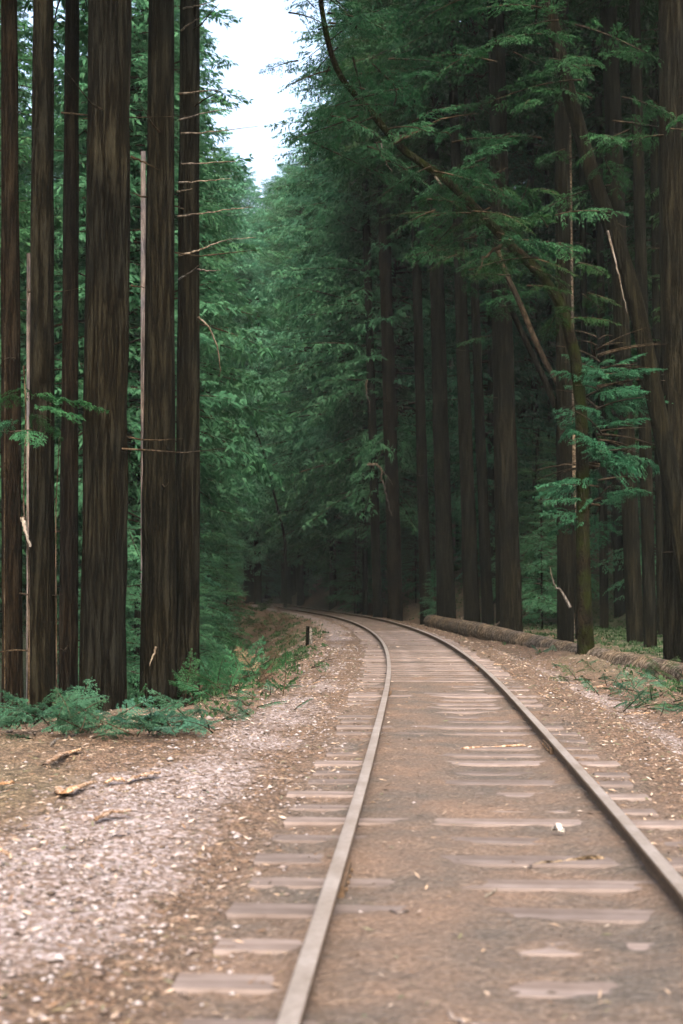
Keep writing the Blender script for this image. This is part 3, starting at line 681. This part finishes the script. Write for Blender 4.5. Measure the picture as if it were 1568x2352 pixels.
# thin dead poles among the left trunks
PG = 'thin dead poles among the left trunks'
def pole(label, pts, Y, r, mat='twig'):
    b0 = at(*pts[0], Y); root = empty('dead_sapling', (b0.x, Y, h(b0.x, Y)))
    z = root.location.z; pts = list(pts)
    P = np.array([(b0.x, Y, z)] + [tuple(at(x, y, Y)) for x, y in pts]) - np.array(root.location)
    V, Fc = trunk_arrays(P, r, r * .5, k=8, rows=40, ridge=.05, flare=.1, seed=int(pts[0][0]))
    link('trunk', raw_mesh('trunk', V, Fc, smooth=True, mats=(M[mat],)), root); tag(root, label, 'dead sapling', PG); return root
pole('pale hair thin pole running up the left edge of the leftmost trunk', [(11,1600),(10,1300),(11,1000),(11,740)], 19.3, .012)
PT = pole('pale crooked sapling with a green bough, between the two leftmost trunks', [(66,1560),(66,1400),(66,1250),(52,1190),(57,1050),(60,940),(54,840)], 18.3, .018)
pole('thin pale sapling along the right edge of the plain dark trunk', [(130,1540),(128,1300),(128,1150),(134,1060),(136,1000)], 18.8, .013)
dead_twig([(50,1188),(58,1222),(69,1256)], 18.2, .03, PT, r1=.015)
for j, (x_, y_, az) in enumerate(((60, 905, .2), (60, 930, -.5), (62, 960, 3.0), (60, 985, -1.2), (62, 880, 2.4), (60, 945, .9))):
    b_ = BN[j % 5]; p_ = at(x_, y_, 18.3) - PT.location; l_ = 1.0 - .07 * j
    m_ = np.array(Matrix.Rotation(az, 4, 'Z') @ Matrix.Rotation(.1 + .06 * j, 4, 'Y'))[:3, :3]
    link('bough', leaf_mesh('bough', b_[0] * l_ @ m_.T, M['leaf']), PT, tuple(p_))

# ------------------------------------------------------------ the wood all round
pts_done = [(o.location.x, o.location.y) for o in C.objects if o.parent is None and o.type == 'EMPTY' and o.name != 'railway_track']
def free(x, y, dmin):
    return all((x - a) ** 2 + (y - b_) ** 2 > dmin * dmin for a, b_ in pts_done)
def crown_ok(x, y, s, rad):
    """keeps the open strip of sky above the line free"""
    if y < 8: return abs(x - float(xc(y))) > 7
    l, r_ = (x - rad) / y, (x + rad) / y
    if 5 < x / y * F_PX + 784 < 175: return 1350 - (h(x, y) + 37 * s - CAMH) / y * F_PX > random.uniform(260, 520)
    gl, gr = (505 - 784) / F_PX, (655 - 784) / F_PX
    if r_ < gl or l > gr: return True
    top = h(x, y) + 37 * s
    py = 1350 - (top - CAMH) / y * F_PX
    return py > 470 + abs((x / y) * F_PX + 784 - 590) * -.3
def fill(n, kind, xr, yr, dmin, label, group, sr=(.8, 1.1), rad=3.6, dlim=4.5, want=None, cat='tree'):
    k = 0
    for _ in range(n * 40):
        if k >= n: break
        y = random.uniform(*yr); x = float(xc(y)) + random.uniform(*xr) if want is None else want(y)
        if abs(x - float(xc(y))) < dlim or not free(x, y, dmin): continue
        s = random.uniform(*sr)
        if not crown_ok(x, y, s, rad * s): continue
        if y > 22 and abs(x / y) > .30: continue
        plant(kind, x, y, label, group, s, cat=cat); pts_done.append((x, y)); k += 1
    print('fill', kind, n, k)
ORD = 'nearest second third fourth fifth sixth seventh eighth ninth tenth eleventh twelfth thirteenth fourteenth fifteenth sixteenth'.split()
EG = 'conifers standing along the edges of the sky gap'
for k_, (Y, s_) in enumerate(((47, .95), (58, .9), (68, 1.0), (79, 1.0), (90, 1.02), (102, 1.0), (114, 1.05), (127, 1.05))):
    x_ = (478 - 784) / F_PX * Y - 2.3 * s_; plant('far', x_, Y, ORD[k_] + ' conifer from the camera along the left edge of the sky gap', EG, s_); pts_done.append((x_, Y))
for k_, (Y, s_) in enumerate(((71, 1.0), (82, 1.05), (104, 1.0))):
    x_ = max((640 - 784) / F_PX * Y + 4.6 * s_, float(xc(Y)) + 2.9); plant('wide' if Y > 66 else 'wideh', x_, Y, ORD[k_] + ' long boughed conifer from the camera along the right edge of the sky gap', EG, s_); pts_done.append((x_, Y))
VG = 'conifers closing the valley under the sky gap'
for Y, px_ in ((118, 500), (121, 690), (152, 610), (168, 640), (128, 520), (134, 700), (140, 545), (147, 672), (150, 700), (158, 560), (163, 640), (170, 590), (176, 615), (182, 548), (188, 580), (190, 655), (196, 625)):
    x_ = (px_ - 784) / F_PX * Y
    if abs(x_ - float(xc(Y))) < 2.5 and Y < 172: x_ += 3.5 * (1 if x_ > float(xc(Y)) else -1)
    ty = 425 + abs(px_ - 600) * -.9 + random.uniform(-30, 50)
    s_ = ((1350 - ty) / F_PX * Y + CAMH - h(x_, Y)) / 37.5
    plant('blunt', x_, Y, 'pale green far conifer closing the valley right under the sky gap', VG, s_); pts_done.append((x_, Y))
fill(34, 'far', (-24, -6), (34, 100), 2.6, 'green conifer in the dense wood beyond the left trunks', 'conifers in the ravine wood on the left', (.7, 1.05))
fill(26, 'far', (-45, -6), (100, 175), 3.2, 'distant pale green conifer behind the left side of the bend', 'distant conifers left of the bend', (.6, 1.0))
fill(20, 'mid', (4.5, 14), (62, 125), 2.4, 'conifer with low branches on the slope right of the bend', 'conifers on the slope inside the bend', (.75, 1.05))
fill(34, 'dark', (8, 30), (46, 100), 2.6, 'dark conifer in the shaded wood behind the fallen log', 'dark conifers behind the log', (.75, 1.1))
fill(26, 'mid', (8, 60), (90, 170), 3.5, 'distant conifer high on the right hand slope', 'distant conifers on the right slope', (.8, 1.1))
fill(12, 'far', (-22, 14), (118, 175), 3.0, 'far conifer closing the view beyond the bend', 'conifers beyond the bend', (.55, .95), dlim=4)
fill(60, 'far', (-60, 50), (165, 290), 4.0, 'far conifer closing the end of the valley', 'far conifers at the end of the valley', (.6, 1.0), dlim=0)
fill(40, 'sap', (5.5, 17), (46, 100), 1.6, 'young conifer under the dark trees right of the track', 'young conifers right of the track', (.5, 1.0), rad=.1)
fill(14, 'sap', (-7, -4.2), (60, 120), 1.5, 'leafy young conifer close to the left side of the bend', 'young conifers left of the bend', (.6, 1.0), rad=.1, dlim=3.5)
fill(14, 'sap', (-9, -4.2), (32, 75), 1.6, 'young conifer filling the ravine left of the track', 'young conifers in the ravine', (.5, .95), rad=.1)
fill(40, 'sap', (-16, 10), (112, 178), 1.8, 'undergrowth conifer in the gloom beyond the bend', 'undergrowth beyond the bend', (.5, 1.1), rad=.1, dlim=3)
fill(26, 'sap', (3.0, 9), (72, 130), 1.6, 'young conifer on the earth bank inside the bend', 'young conifers on the earth bank', (.4, .9), rad=.1, dlim=3)
fill(6, 'sap', (-9, -6.5), (76, 110), 1.6, 'young conifer beyond the left bank near the bend', 'young conifers near the bend', (.5, .9), rad=.1)
for k_, (px_, Y) in enumerate(((598, 171), (612, 174), (622, 178), (632, 176), (642, 180), (655, 183), (586, 176), (668, 186), (627, 187))):
    plant('sap', (px_ - 784) / F_PX * Y, Y, 'small bushy conifer closing the view straight beyond the bend', 'bushy conifers at the end of the rails', 1.0 + .1 * (k_ % 3))
for x_, y_, Y, s, lab in ((815, 1330, 80, .7, 'bright young conifer spreading over the earth bank at the bend'),
                     (520, 1330, 66, .62, 'bright bushy young conifer left of the vanishing rails'),
                     (1000, 1400, 60, .32, 'little leafy conifer at the foot of the trunks behind the cut log end')):
    p_ = at(x_, y_, Y); plant('sap', p_.x, Y, lab, None, s)

# ------------------------------------------------------------ fallen log
def log_arrays(A, B, r0, r1, seed, k=36, rows=160, ridge=.07):
    return trunk_arrays([A, tuple(Vector(A).lerp(Vector(B), .33) + Vector((0, 0, .03))), tuple(Vector(A).lerp(Vector(B), .7) + Vector((.06, 0, -.03))), B], r0, r1, k=k, rows=rows, ridge=ridge, seed=seed, flare=0, nf=9)
lp = [(3.62, 58.0), (6.02, 20.5)]
root = empty('fallen_log', (lp[0][0], lp[0][1], 0)); r0l, r1l = .285, .25
A = (0, 0, h(*lp[0]) + .24); B = (lp[1][0] - lp[0][0], lp[1][1] - lp[0][1], h(*lp[1]) + .22)
V, Fc = log_arrays(A, B, r0l, r1l, 41)
link('bark', raw_mesh('bark', V, Fc, smooth=True, mats=(M['log_bark'],)), root)
rim = V[:36]; cV = np.concatenate([rim + np.array([0, .03, 0]), [rim.mean(0) + np.array([0, .02, 0])]]); cF = [(i, (i + 1) % 36, 36) for i in range(36)]
o = link('cut_end', raw_mesh('cut_end', cV + np.array([0, -.02, 0]), np.array(cF), mats=(M['log_bark'],)), root)
tag(root, 'long fallen log with rough brown bark lying beside the track under the right hand trees', 'log')
for (x_, y_, dx, dy, L) in ((1172, 1462, 14, -4, .5), (1048, 1430, 10, -16, .45), (1135, 1440, 8, -14, .35)):
    Yl = {1172: 42.5, 1048: 53, 1135: 45}[x_]
    dead_twig([(x_, y_), (x_ + dx, y_ + dy * .5), (x_ + dx * 1.8, y_ + dy)], Yl - .5, .05, root, 'dead_wood', 'branch_stub', r1=.02)
# ------------------------------------------------------------ marker posts, sticks, bark slabs
def post(label, x, ytop, ybot, wpx, Y, mat, tilt):
    p0, p1 = at(x, ybot, Y), at(x, ytop, Y); g = h(p0.x, Y); hh = p1.z - g + .15; w_ = wpx / F_PX * Y
    me = box_mesh('wooden_post', hh, w_, .05, M[mat], int(x), 10, .006)
    o = link('wooden_post', me); o.location = (p0.x, Y, g + hh / 2 - .15); o.rotation_euler = (math.pi / 2, math.pi / 2 + tilt, 0)
    tag(o, label, 'post')
post('short dark charred post standing on the bank left of the track', 706, 1438, 1483, 8, 35, 'dark_bark', .03)
post('short weathered grey post, slightly slanted, close behind the dark one on the left bank', 714, 1440, 1478, 6.5, 35.3, 'post_wood', -.05)

def ground_at(x, y):
    """where the ray through x, y meets the forest floor"""
    Y = np.geomspace(3.0, 130, 1500); p = at(x, y, 1.0)
    hit = np.nonzero(CAMH + (p.z - CAMH) * Y < H(p.x * Y, Y))[0]
    return float(Y[hit[0]]) if len(hit) else 30.0
def lying(name, label, cat, pts, r0, r1, mat, group=None, lift=.0, k=8):
    P = []
    for x, y in pts:
        Y = ground_at(x, y); p = at(x, y, Y); P.append((p.x, Y, h(p.x, Y) + r0 * .6 + lift))
    P = np.array(P); o0 = P[0].copy(); P -= o0
    t = np.linspace(0, 1, len(P)); tt = np.linspace(0, 1, 14)
    Q = np.stack([np.interp(tt, t, P[:, j]) for j in range(3)], 1); Q[1:-1] += rng.normal(0, r0 * .25, (12, 3))
    rad = np.interp(tt, [0, .05, .5, .95, 1], [r0 * .3, r0, (r0 + r1) / 2, r1, r1 * .3])
    V, Fc = tube(Q, rad * rng.uniform(.8, 1.15, 14), k)
    return tag(link(name, raw_mesh(name, V, Fc, smooth=True, mats=(M[mat],)), None, tuple(o0)), label, cat, group)
def slab(label, pts, wid, mat, group, th=.012):
    P = []
    for x, y in pts:
        Y = ground_at(x, y); p = at(x, y, Y); P.append(np.array((p.x, Y, h(p.x, Y) + .02)))
    P = np.array(P); o0 = P[0].copy(); P -= o0; n_ = 18
    t = np.linspace(0, 1, len(P)); tt = np.linspace(0, 1, n_); Q = np.stack([np.interp(tt, t, P[:, j]) for j in range(3)], 1)
    d = np.gradient(Q, axis=0); d /= np.linalg.norm(d, axis=1)[:, None]; s = np.cross(d, [0, 0, 1.])
    wv = wid * np.clip(.55 + .5 * np.sin(tt * 3.1) + rng.normal(0, .15, n_), .2, 1.2)[:, None]
    bow = .02 * np.sin(tt * math.pi)[:, None] * np.array([0, 0, 1]) + rng.normal(0, .004, (n_, 3))
    c = [Q + bow - s * wv * .5, Q + bow - s * wv * .2 + [0, 0, .018], Q + bow + s * wv * .25 + [0, 0, .022], Q + bow + s * wv * .5 + [0, 0, .006], Q + bow + s * wv * .2 + [0, 0, .022 - th], Q + bow - s * wv * .2 + [0, 0, .018 - th]]
    V = np.stack(c, 1).reshape(-1, 3); idx = np.arange(n_ * 6).reshape(n_, 6); a, b_ = idx[:-1], idx[1:]
    Fc = np.stack([a, np.roll(a, -1, 1), np.roll(b_, -1, 1), b_], -1).reshape(-1, 4)
    tag(link('bark_slab', raw_mesh('bark_slab', V, Fc, mats=(M[mat],)), None, tuple(o0)), label, 'bark slab', group)
BG = 'strips of torn bark on the litter left of the track'
slab('long pale bark strip farthest back on the litter, nearest the green boughs', [(102,1766),(140,1748),(184,1731)], .075, 'fresh_wood', BG)
slab('hooked orange bark strip on the left litter', [(133,1820),(146,1838),(175,1824),(216,1808)], .085, 'fresh_wood', BG)
slab('short orange bark strip lying end to end with a longer one', [(240,1812),(262,1806),(288,1804)], .06, 'fresh_wood', BG)
slab('tapered pale bark strip at the right end of the row of strips', [(290,1806),(325,1799),(366,1786)], .07, 'fresh_wood', BG)
slab('low bark strip nearest the camera in the left litter', [(213,1896),(250,1886),(300,1877)], .06, 'fresh_wood', BG)
slab('bark strip cut by the left edge of the picture', [(-20,1818),(8,1816),(32,1810)], .07, 'fresh_wood', BG)
slab('white wood chip on the dirt between the rails', [(1268,1919),(1282,1921),(1292,1923)], .055, 'chip', None)
SG = 'sticks lying between the rails'
lying('fallen_stick', 'straight orange brown stick lying crosswise between the rails', 'stick', [(1058,1722),(1110,1721),(1155,1719),(1207,1715)], .013, .010, 'fresh_wood', SG)
lying('fallen_stick', 'thick brown stick lying on a sleeper near the right rail', 'stick', [(1215,1995),(1300,1984),(1388,1976)], .016, .019, 'log_bark', SG)
lying('fallen_stick', 'short white forked splinter touching the thick brown stick', 'stick', [(1214,1998),(1232,1986),(1248,1981)], .010, .007, 'pale_bark', SG)
lying('fallen_stick', 'thin slanting twig on a sleeper in the middle of the track', 'stick', [(1112,2062),(1140,2047),(1168,2032)], .006, .004, 'dead_wood', SG)
lying('fallen_stick', 'small curved pale twig near the left rail', 'stick', [(895,2094),(915,2101),(938,2093)], .008, .005, 'pale_bark', SG)
lying('fallen_stick', 'pale splinter at the bottom edge of the picture between the rails', 'stick', [(1028,2332),(1042,2343),(1066,2356)], .010, .006, 'pale_bark', SG)
LG = 'long thin branches on the lip of the left bank'
lying('fallen_branch', 'long bare branch lying along the lip of the bank below the thickest trunk', 'branch', [(258,1664),(310,1650),(360,1646),(415,1640)], .020, .008, 'fresh_wood', LG)
lying('fallen_branch', 'thin bare branch crossing the lip at the foot of the left trunks', 'branch', [(290,1665),(302,1655),(322,1640)], .012, .005, 'dead_wood', LG)
lying('fallen_branch', 'crooked grey branch lying among green boughs on the left', 'branch', [(115,1718),(130,1700),(170,1692),(212,1662)], .014, .006, 'dead_wood', LG)
lying('fallen_branch', 'grey branch at the left edge among the green boughs', 'branch', [(-10,1695),(30,1680),(60,1662)], .014, .008, 'dead_wood', LG)
lying('fallen_branch', 'pale stick by the left edge in the gravel', 'branch', [(-6,1952),(14,1964),(28,1976)], .014, .010, 'fresh_wood', LG)
for i_ in range(80):
    x_ = random.uniform(480, 720); y_ = random.uniform(1500, 1600) if x_ < 600 else random.uniform(1430, 1590)
    if y_ < 1680 - .62 * (x_ - 440) - 60: continue
    a_ = random.uniform(.2, .75); L_ = random.uniform(18, 60)
    lying('fallen_stick', 'thin stick strewn on the brown slope left of the track', 'stick', [(x_, y_), (x_ + L_ * .5, y_ - L_ * .5 * a_ + random.uniform(-3, 3)), (x_ + L_, y_ - L_ * a_)], random.uniform(.008, .022), .005, random.choice(['dead_wood', 'log_bark', 'fresh_wood']), 'sticks strewn on the left slope', k=5)
for i_ in range(36):
    x_ = random.uniform(1100, 1568); y_ = 1440 + (x_ - 985) * .26 + random.uniform(15, 90)
    a_ = random.uniform(-.3, .6); L_ = random.uniform(15, 50)
    lying('fallen_stick', 'thin stick strewn on the litter between the right rail and the log', 'stick', [(x_, y_), (x_ + L_ * .5, y_ + L_ * .5 * a_), (x_ + L_, y_ + L_ * a_)], random.uniform(.006, .014), .004, random.choice(['dead_wood', 'fresh_wood']), 'sticks strewn by the log', k=5)

# ------------------------------------------------------------ cut green boughs and brush
def brush(label, group, x, y, n, L, mat='leaf_fresh', lib=None, name='cut_bough', up=.25, Y=None, seed=0, spread=.25, cat='bough'):
    lib = lib or BN; Y = ground_at(x, y) if Y is None else Y; p = at(x, y, Y); g = h(p.x, Y)
    r_ = np.random.default_rng(seed + int(x * 7 + y)); root = empty(name, (p.x, Y, g)); Q, W = [], []
    for i in range(n):
        l = L * r_.uniform(.6, 1.2); qq, S, lat = lib[r_.integers(len(lib))]
        m = np.array(Matrix.Rotation(r_.uniform(0, 6.28), 4, 'Z') @ Matrix.Rotation(-r_.uniform(0, up * 3), 4, 'Y') @ Matrix.Rotation(r_.normal(0, .5), 4, 'X'))[:3, :3]
        off = np.array([r_.normal(0, spread), r_.normal(0, spread), .04 + abs(r_.normal(0, .05))])
        off[2] += h(p.x + off[0], Y + off[1]) - g
        Q.append(qq * l @ m.T + off); SS = S * l @ m.T + off; W.append(tube(SS, np.linspace(.008, .002, len(SS)), 4))
    wv, wf = join(W); link('foliage', leaf_mesh('foliage', np.concatenate(Q), M[mat]), root); link('stems', raw_mesh('stems', wv, wf, mats=(M['twig'],)), root)
    tag(root, label, cat, group)
CB = 'cut green boughs on the ground at the foot of the left trunks'
for x_, y_, n_, L_, lab in ((25,1690,7,.55,'green bough heap at the left edge, before the leftmost trunk'), (95,1672,9,.6,'drooping bluish green bough below the plain dark trunk'),
    (160,1680,8,.55,'leafy green bough under the thin reddish trunk'), (215,1688,6,.5,'low green bough in front of the thickest trunk'),
    (285,1702,7,.5,'blue green spray right of the thickest trunk base'), (330,1695,6,.5,'green bough between the two thickest trunks'),
    (385,1690,6,.45,'flat green bough before the second thickest trunk'), (440,1682,6,.45,'small green bough at the right foot of the left trunks'),
    (495,1665,5,.4,'sparse green bough on the gravel edge'), (550,1655,5,.38,'thin green spray on the lip of the bank'),
    (600,1640,5,.35,'faded green spray nearest the track'), (655,1600,4,.32,'small upright green sprig beside the gravel')):
    brush(lab, CB, x_, y_, n_ + (4 if x_ < 400 else 0), L_ * (.92 if x_ < 400 else .75), seed=3, spread=.3 if x_ < 400 else .15)
SB = 'green brush on the slope into the ravine'
for i_, (x_, y_, Y, n_, L_) in enumerate(((480,1570,20,8,.6),(460,1590,19,8,.6),(500,1520,24,6,.6),(490,1500,25,10,.9),(520,1460,30,10,1.0),(475,1450,29,10,1.1),(505,1410,36,10,1.2),(540,1400,42,8,1.1),(470,1530,22,9,.8),(440,1620,17.5,6,.5),(520,1480,30,5,.6),(490,1600,18,4,.4),(470,1390,38,12,1.4),(560,1440,38,6,.8))):
    brush(ORD[i_].replace('nearest', 'bluish') + ' clump of ' + ('pale' if i_ % 2 == 0 else 'dark') + ' brush, ' + ('by the trunks' if x_ < 495 else 'towards the track') + (' low on the slope' if y_ > 1480 else ' far up the slope'), SB, x_, y_, n_, L_, 'leaf' if i_ % 2 else 'leaf_dark', BM if Y > 24 else BN, 'brush', .45, Y, i_, .5, 'brush')
for i_, (x_, y_, n_, L_) in enumerate(((600,1560,5,.5),(560,1570,6,.5),(640,1500,5,.6),(580,1500,6,.6),(540,1540,7,.6),(610,1450,6,.8),(560,1440,7,.9),(650,1440,5,.7),(530,1400,7,1.0),(590,1405,6,.9),(510,1480,8,.8),(620,1590,4,.4))):
    brush('heap of brown dead twigs, ' + ORD[i_].replace('nearest', 'first') + ' of those on the bank left of the track', 'brown slash heaps on the left bank', x_, y_, n_, L_, 'slash' if i_ % 3 else 'leaf_dark', BN, 'slash_heap', .4, None, i_, .35, 'brush')
RB = 'green sprigs on the ground right of the track'
_rb = [1400,1450,1500,1545,1470,1530,1370,1330,1260,1560]
for i_, (x_, y_, n_, L_) in enumerate(((1400,1560,6,.35),(1450,1580,7,.4),(1500,1600,7,.45),(1545,1620,8,.45),(1470,1640,6,.35),(1530,1670,6,.35),(1370,1600,5,.3),(1330,1530,4,.3),(1260,1500,4,.3),(1560,1570,6,.4))):
    brush(('bright grassy' if i_ % 3 == 0 else 'bluish needled') + ' sprig in the right litter, ' + ORD[sorted(_rb).index(x_)].replace('nearest', 'first') + ' from the left', RB, x_, y_, n_, L_, 'herb' if i_ % 3 == 0 else 'leaf_fresh', BN, 'green_sprig', .3, None, i_, .3, 'plant')

# ------------------------------------------------------------ loose cover nobody could count
def island_mat(name, stops, rough=.9):
    m, n, l, b = newmat(name, rough); g = n.new('ShaderNodeNewGeometry')
    r = ramp(n, stops); l.new(g.outputs['Random Per Island'], r.inputs[0]); l.new(r.outputs[0], b.inputs['Base Color']); return m
MS = island_mat('crushed_rock', [(0, (0.05488, 0.0416, 0.0336)), (.4, (0.1137, 0.0888, 0.0798)), (.75, (0.1725, 0.1488, 0.1487)), (1, (0.2666, 0.2504, 0.2621))])
ML = island_mat('needle_litter', [(0, (0.02182, 0.0165, 0.01181)), (.3, (0.07275, 0.04875, 0.03308)), (.5, (0.1382, 0.08625, 0.05513)), (.62, (0.06548, 0.0825, 0.04725)), (.7, (0.16, 0.1275, 0.1024)), (.85, (0.2619, 0.1875, 0.1339)), (1, (0.3783, 0.33, 0.2914))])
def scatter_pts(n, dens, yr, dr, seed, pw=1.6):
    r_ = np.random.default_rng(seed); out = []
    u = r_.random(n * 4); Y = yr[0] * (yr[1] / yr[0]) ** (u ** 1.0)
    d = r_.uniform(*dr, n * 4); X = xc(Y) + d
    keep = (r_.random(n * 4) < dens(X, Y, d)) & (np.abs(X / Y) < .27)
    X, Y = X[keep][:n], Y[keep][:n]
    return X, Y
def stones():
    def dens(X, Y, d):
        c1 = np.interp(Y, [0, 6, 12, 20, 35], [-2.3, -2.15, -1.9, -1.75, -1.75]); wd = np.interp(Y, [0, 10, 16, 30], [1.35, .9, .6, .5])
        g = .95 * np.exp(-((d - c1) / wd) ** 2) + .6 * np.exp(-((d - 2.2) / .6) ** 2) + .03
        g *= np.where(np.abs(d) < .95, .06, 1) * (.4 + .9 * np.clip(N1(X * 2, Y * 2) + .5, 0, 1))
        return np.clip(g, 0, 1)
    X, Y = scatter_pts(15000, dens, (3.5, 34), (-4.5, 3.6), 5)
    r_ = np.random.default_rng(6); n = len(X); Z = H(X, Y)
    s = r_.lognormal(0, .35, n) * .0105 * (1 + .018 * Y)
    base = np.array([(1, 0, 0), (0, 1, 0), (-1, 0, 0), (0, -1, 0), (0, 0, .7), (0, 0, -.5)])
    V = base[None] * r_.uniform(.55, 1.3, (n, 6, 1)) * s[:, None, None] * np.array([1.25, 1, .75])
    a = r_.uniform(0, 6.28, n); ca, sa = np.cos(a)[:, None], np.sin(a)[:, None]
    V = np.stack([V[..., 0] * ca - V[..., 1] * sa, V[..., 0] * sa + V[..., 1] * ca, V[..., 2]], -1) + np.stack([X, Y, Z + s * .25], 1)[:, None]
    tri = np.array([(0, 1, 4), (1, 2, 4), (2, 3, 4), (3, 0, 4), (1, 0, 5), (2, 1, 5), (3, 2, 5), (0, 3, 5)])
    Fc = (tri[None] + np.arange(n)[:, None, None] * 6).reshape(-1, 3)
    tag(link('gravel_stones', raw_mesh('gravel_stones', V.reshape(-1, 3), Fc, mats=(MS,))), 'pale crushed stones strewn along the track', 'gravel', kind='stuff')
stones()
def litter():
    def dens(X, Y, d):
        g = np.where(np.abs(d) < .85, .06, .4); g = np.where(d < -3, .95, g); g = np.where((Y > 17) & (d < -2), .95, g); g = np.where((d > 1.2), .7, g)
        return g
    X, Y = scatter_pts(60000, dens, (3.5, 60), (-8, 7), 15)
    r_ = np.random.default_rng(16); n = len(X); Z = H(X, Y)
    L = r_.lognormal(0, .65, n) * .022 * (1 + .03 * Y); L = np.minimum(L, .055 + .0016 * Y); W_ = L * r_.uniform(.08, .35, n); T_ = W_ * .35
    a = r_.uniform(0, 6.28, n); tl = r_.normal(0, .22, n)
    ca, sa = np.cos(a), np.sin(a); d = np.stack([ca * np.cos(tl), sa * np.cos(tl), np.sin(tl)], 1); s = np.stack([-sa, ca, r_.normal(0, .25, n)], 1)
    c = np.stack([X, Y, Z + .006 + np.abs(np.sin(tl)) * L * .4], 1)
    up = np.array([0, 0, 1.])
    V = np.stack([c - d * L[:, None] * .5, c - s * W_[:, None] * .5, c + d * L[:, None] * .5, c + s * W_[:, None] * .5, c + up * T_[:, None] + r_.normal(0, .1, (n, 3)) * L[:, None] * .3], 1)
    tri = np.array([(0, 1, 4), (1, 2, 4), (2, 3, 4), (3, 0, 4)])
    Fc = (tri[None] + np.arange(n)[:, None, None] * 5).reshape(-1, 3)
    tag(link('forest_litter', raw_mesh('forest_litter', V.reshape(-1, 3), Fc, mats=(ML,))), 'brown needles, bark crumbs and twigs covering the ground', 'litter', kind='stuff')
litter()
def cover():
    def dens(X, Y, d):
        c = np.clip(N2(X * .8, Y * .6) * 1.3 + .35, 0, 1)
        g = np.where(d > 0, ss(2.4, 4.5, d) * np.maximum(c, .55 * ss(5, 6.5, d)) * (.3 + .7 * ss(3.5, 6, d)), ss(1.9, 2.8, -d) * ss(14, 19, Y) * (.05 + .55 * c))
        return g * .9
    X, Y = scatter_pts(20000, dens, (11, 95), (-9, 20), 25)
    r_ = np.random.default_rng(26); n = len(X); Z = H(X, Y); m = 7
    X, Y, Z = (np.repeat(v_, m) for v_ in (X, Y, Z)); n *= m
    a = r_.uniform(0, 6.28, n); e = r_.uniform(.2, 1.3, n); L = r_.uniform(.03, .08, n) * (1 + .012 * Y)
    X = X + r_.normal(0, .05, n); Y = Y + r_.normal(0, .05, n)
    d = np.stack([np.cos(a) * np.cos(e), np.sin(a) * np.cos(e), np.sin(e)], 1); s = np.stack([-np.sin(a), np.cos(a), r_.normal(0, .3, n)], 1)
    c = np.stack([X, Y, Z + .01], 1); W_ = L[:, None] * .22
    V = np.stack([c, c + d * L[:, None] * .55 - s * W_, c + d * L[:, None], c + d * L[:, None] * .55 + s * W_], 1)
    tag(link('ground_cover', leaf_mesh('ground_cover', V.reshape(-1, 3), M['herb'])), 'low green weeds and seedlings on the forest floor', 'ground cover', kind='stuff')
cover()

# ------------------------------------------------------------ the air
hz = box = bpy.data.meshes.new('haze'); bm = bmesh.new(); bmesh.ops.create_cube(bm, size=1)
for v_ in bm.verts: v_.co = (v_.co.x * 900, 320 + v_.co.y * 900, 95 + v_.co.z * 215)
bm.to_mesh(hz); bm.free(); hm = bpy.data.materials.new('air'); hm.use_nodes = True; n_ = hm.node_tree.nodes
n_.remove(n_['Principled BSDF']); pv = n_.new('ShaderNodeVolumePrincipled'); pv.inputs['Color'].default_value = (.78, .93, .90, 1); pv.inputs['Density'].default_value = HAZE
hm.node_tree.links.new(pv.outputs[0], n_['Material Output'].inputs['Volume']); hz.materials.append(hm)
if HAZE: tag(link('haze', hz), kind='stuff')
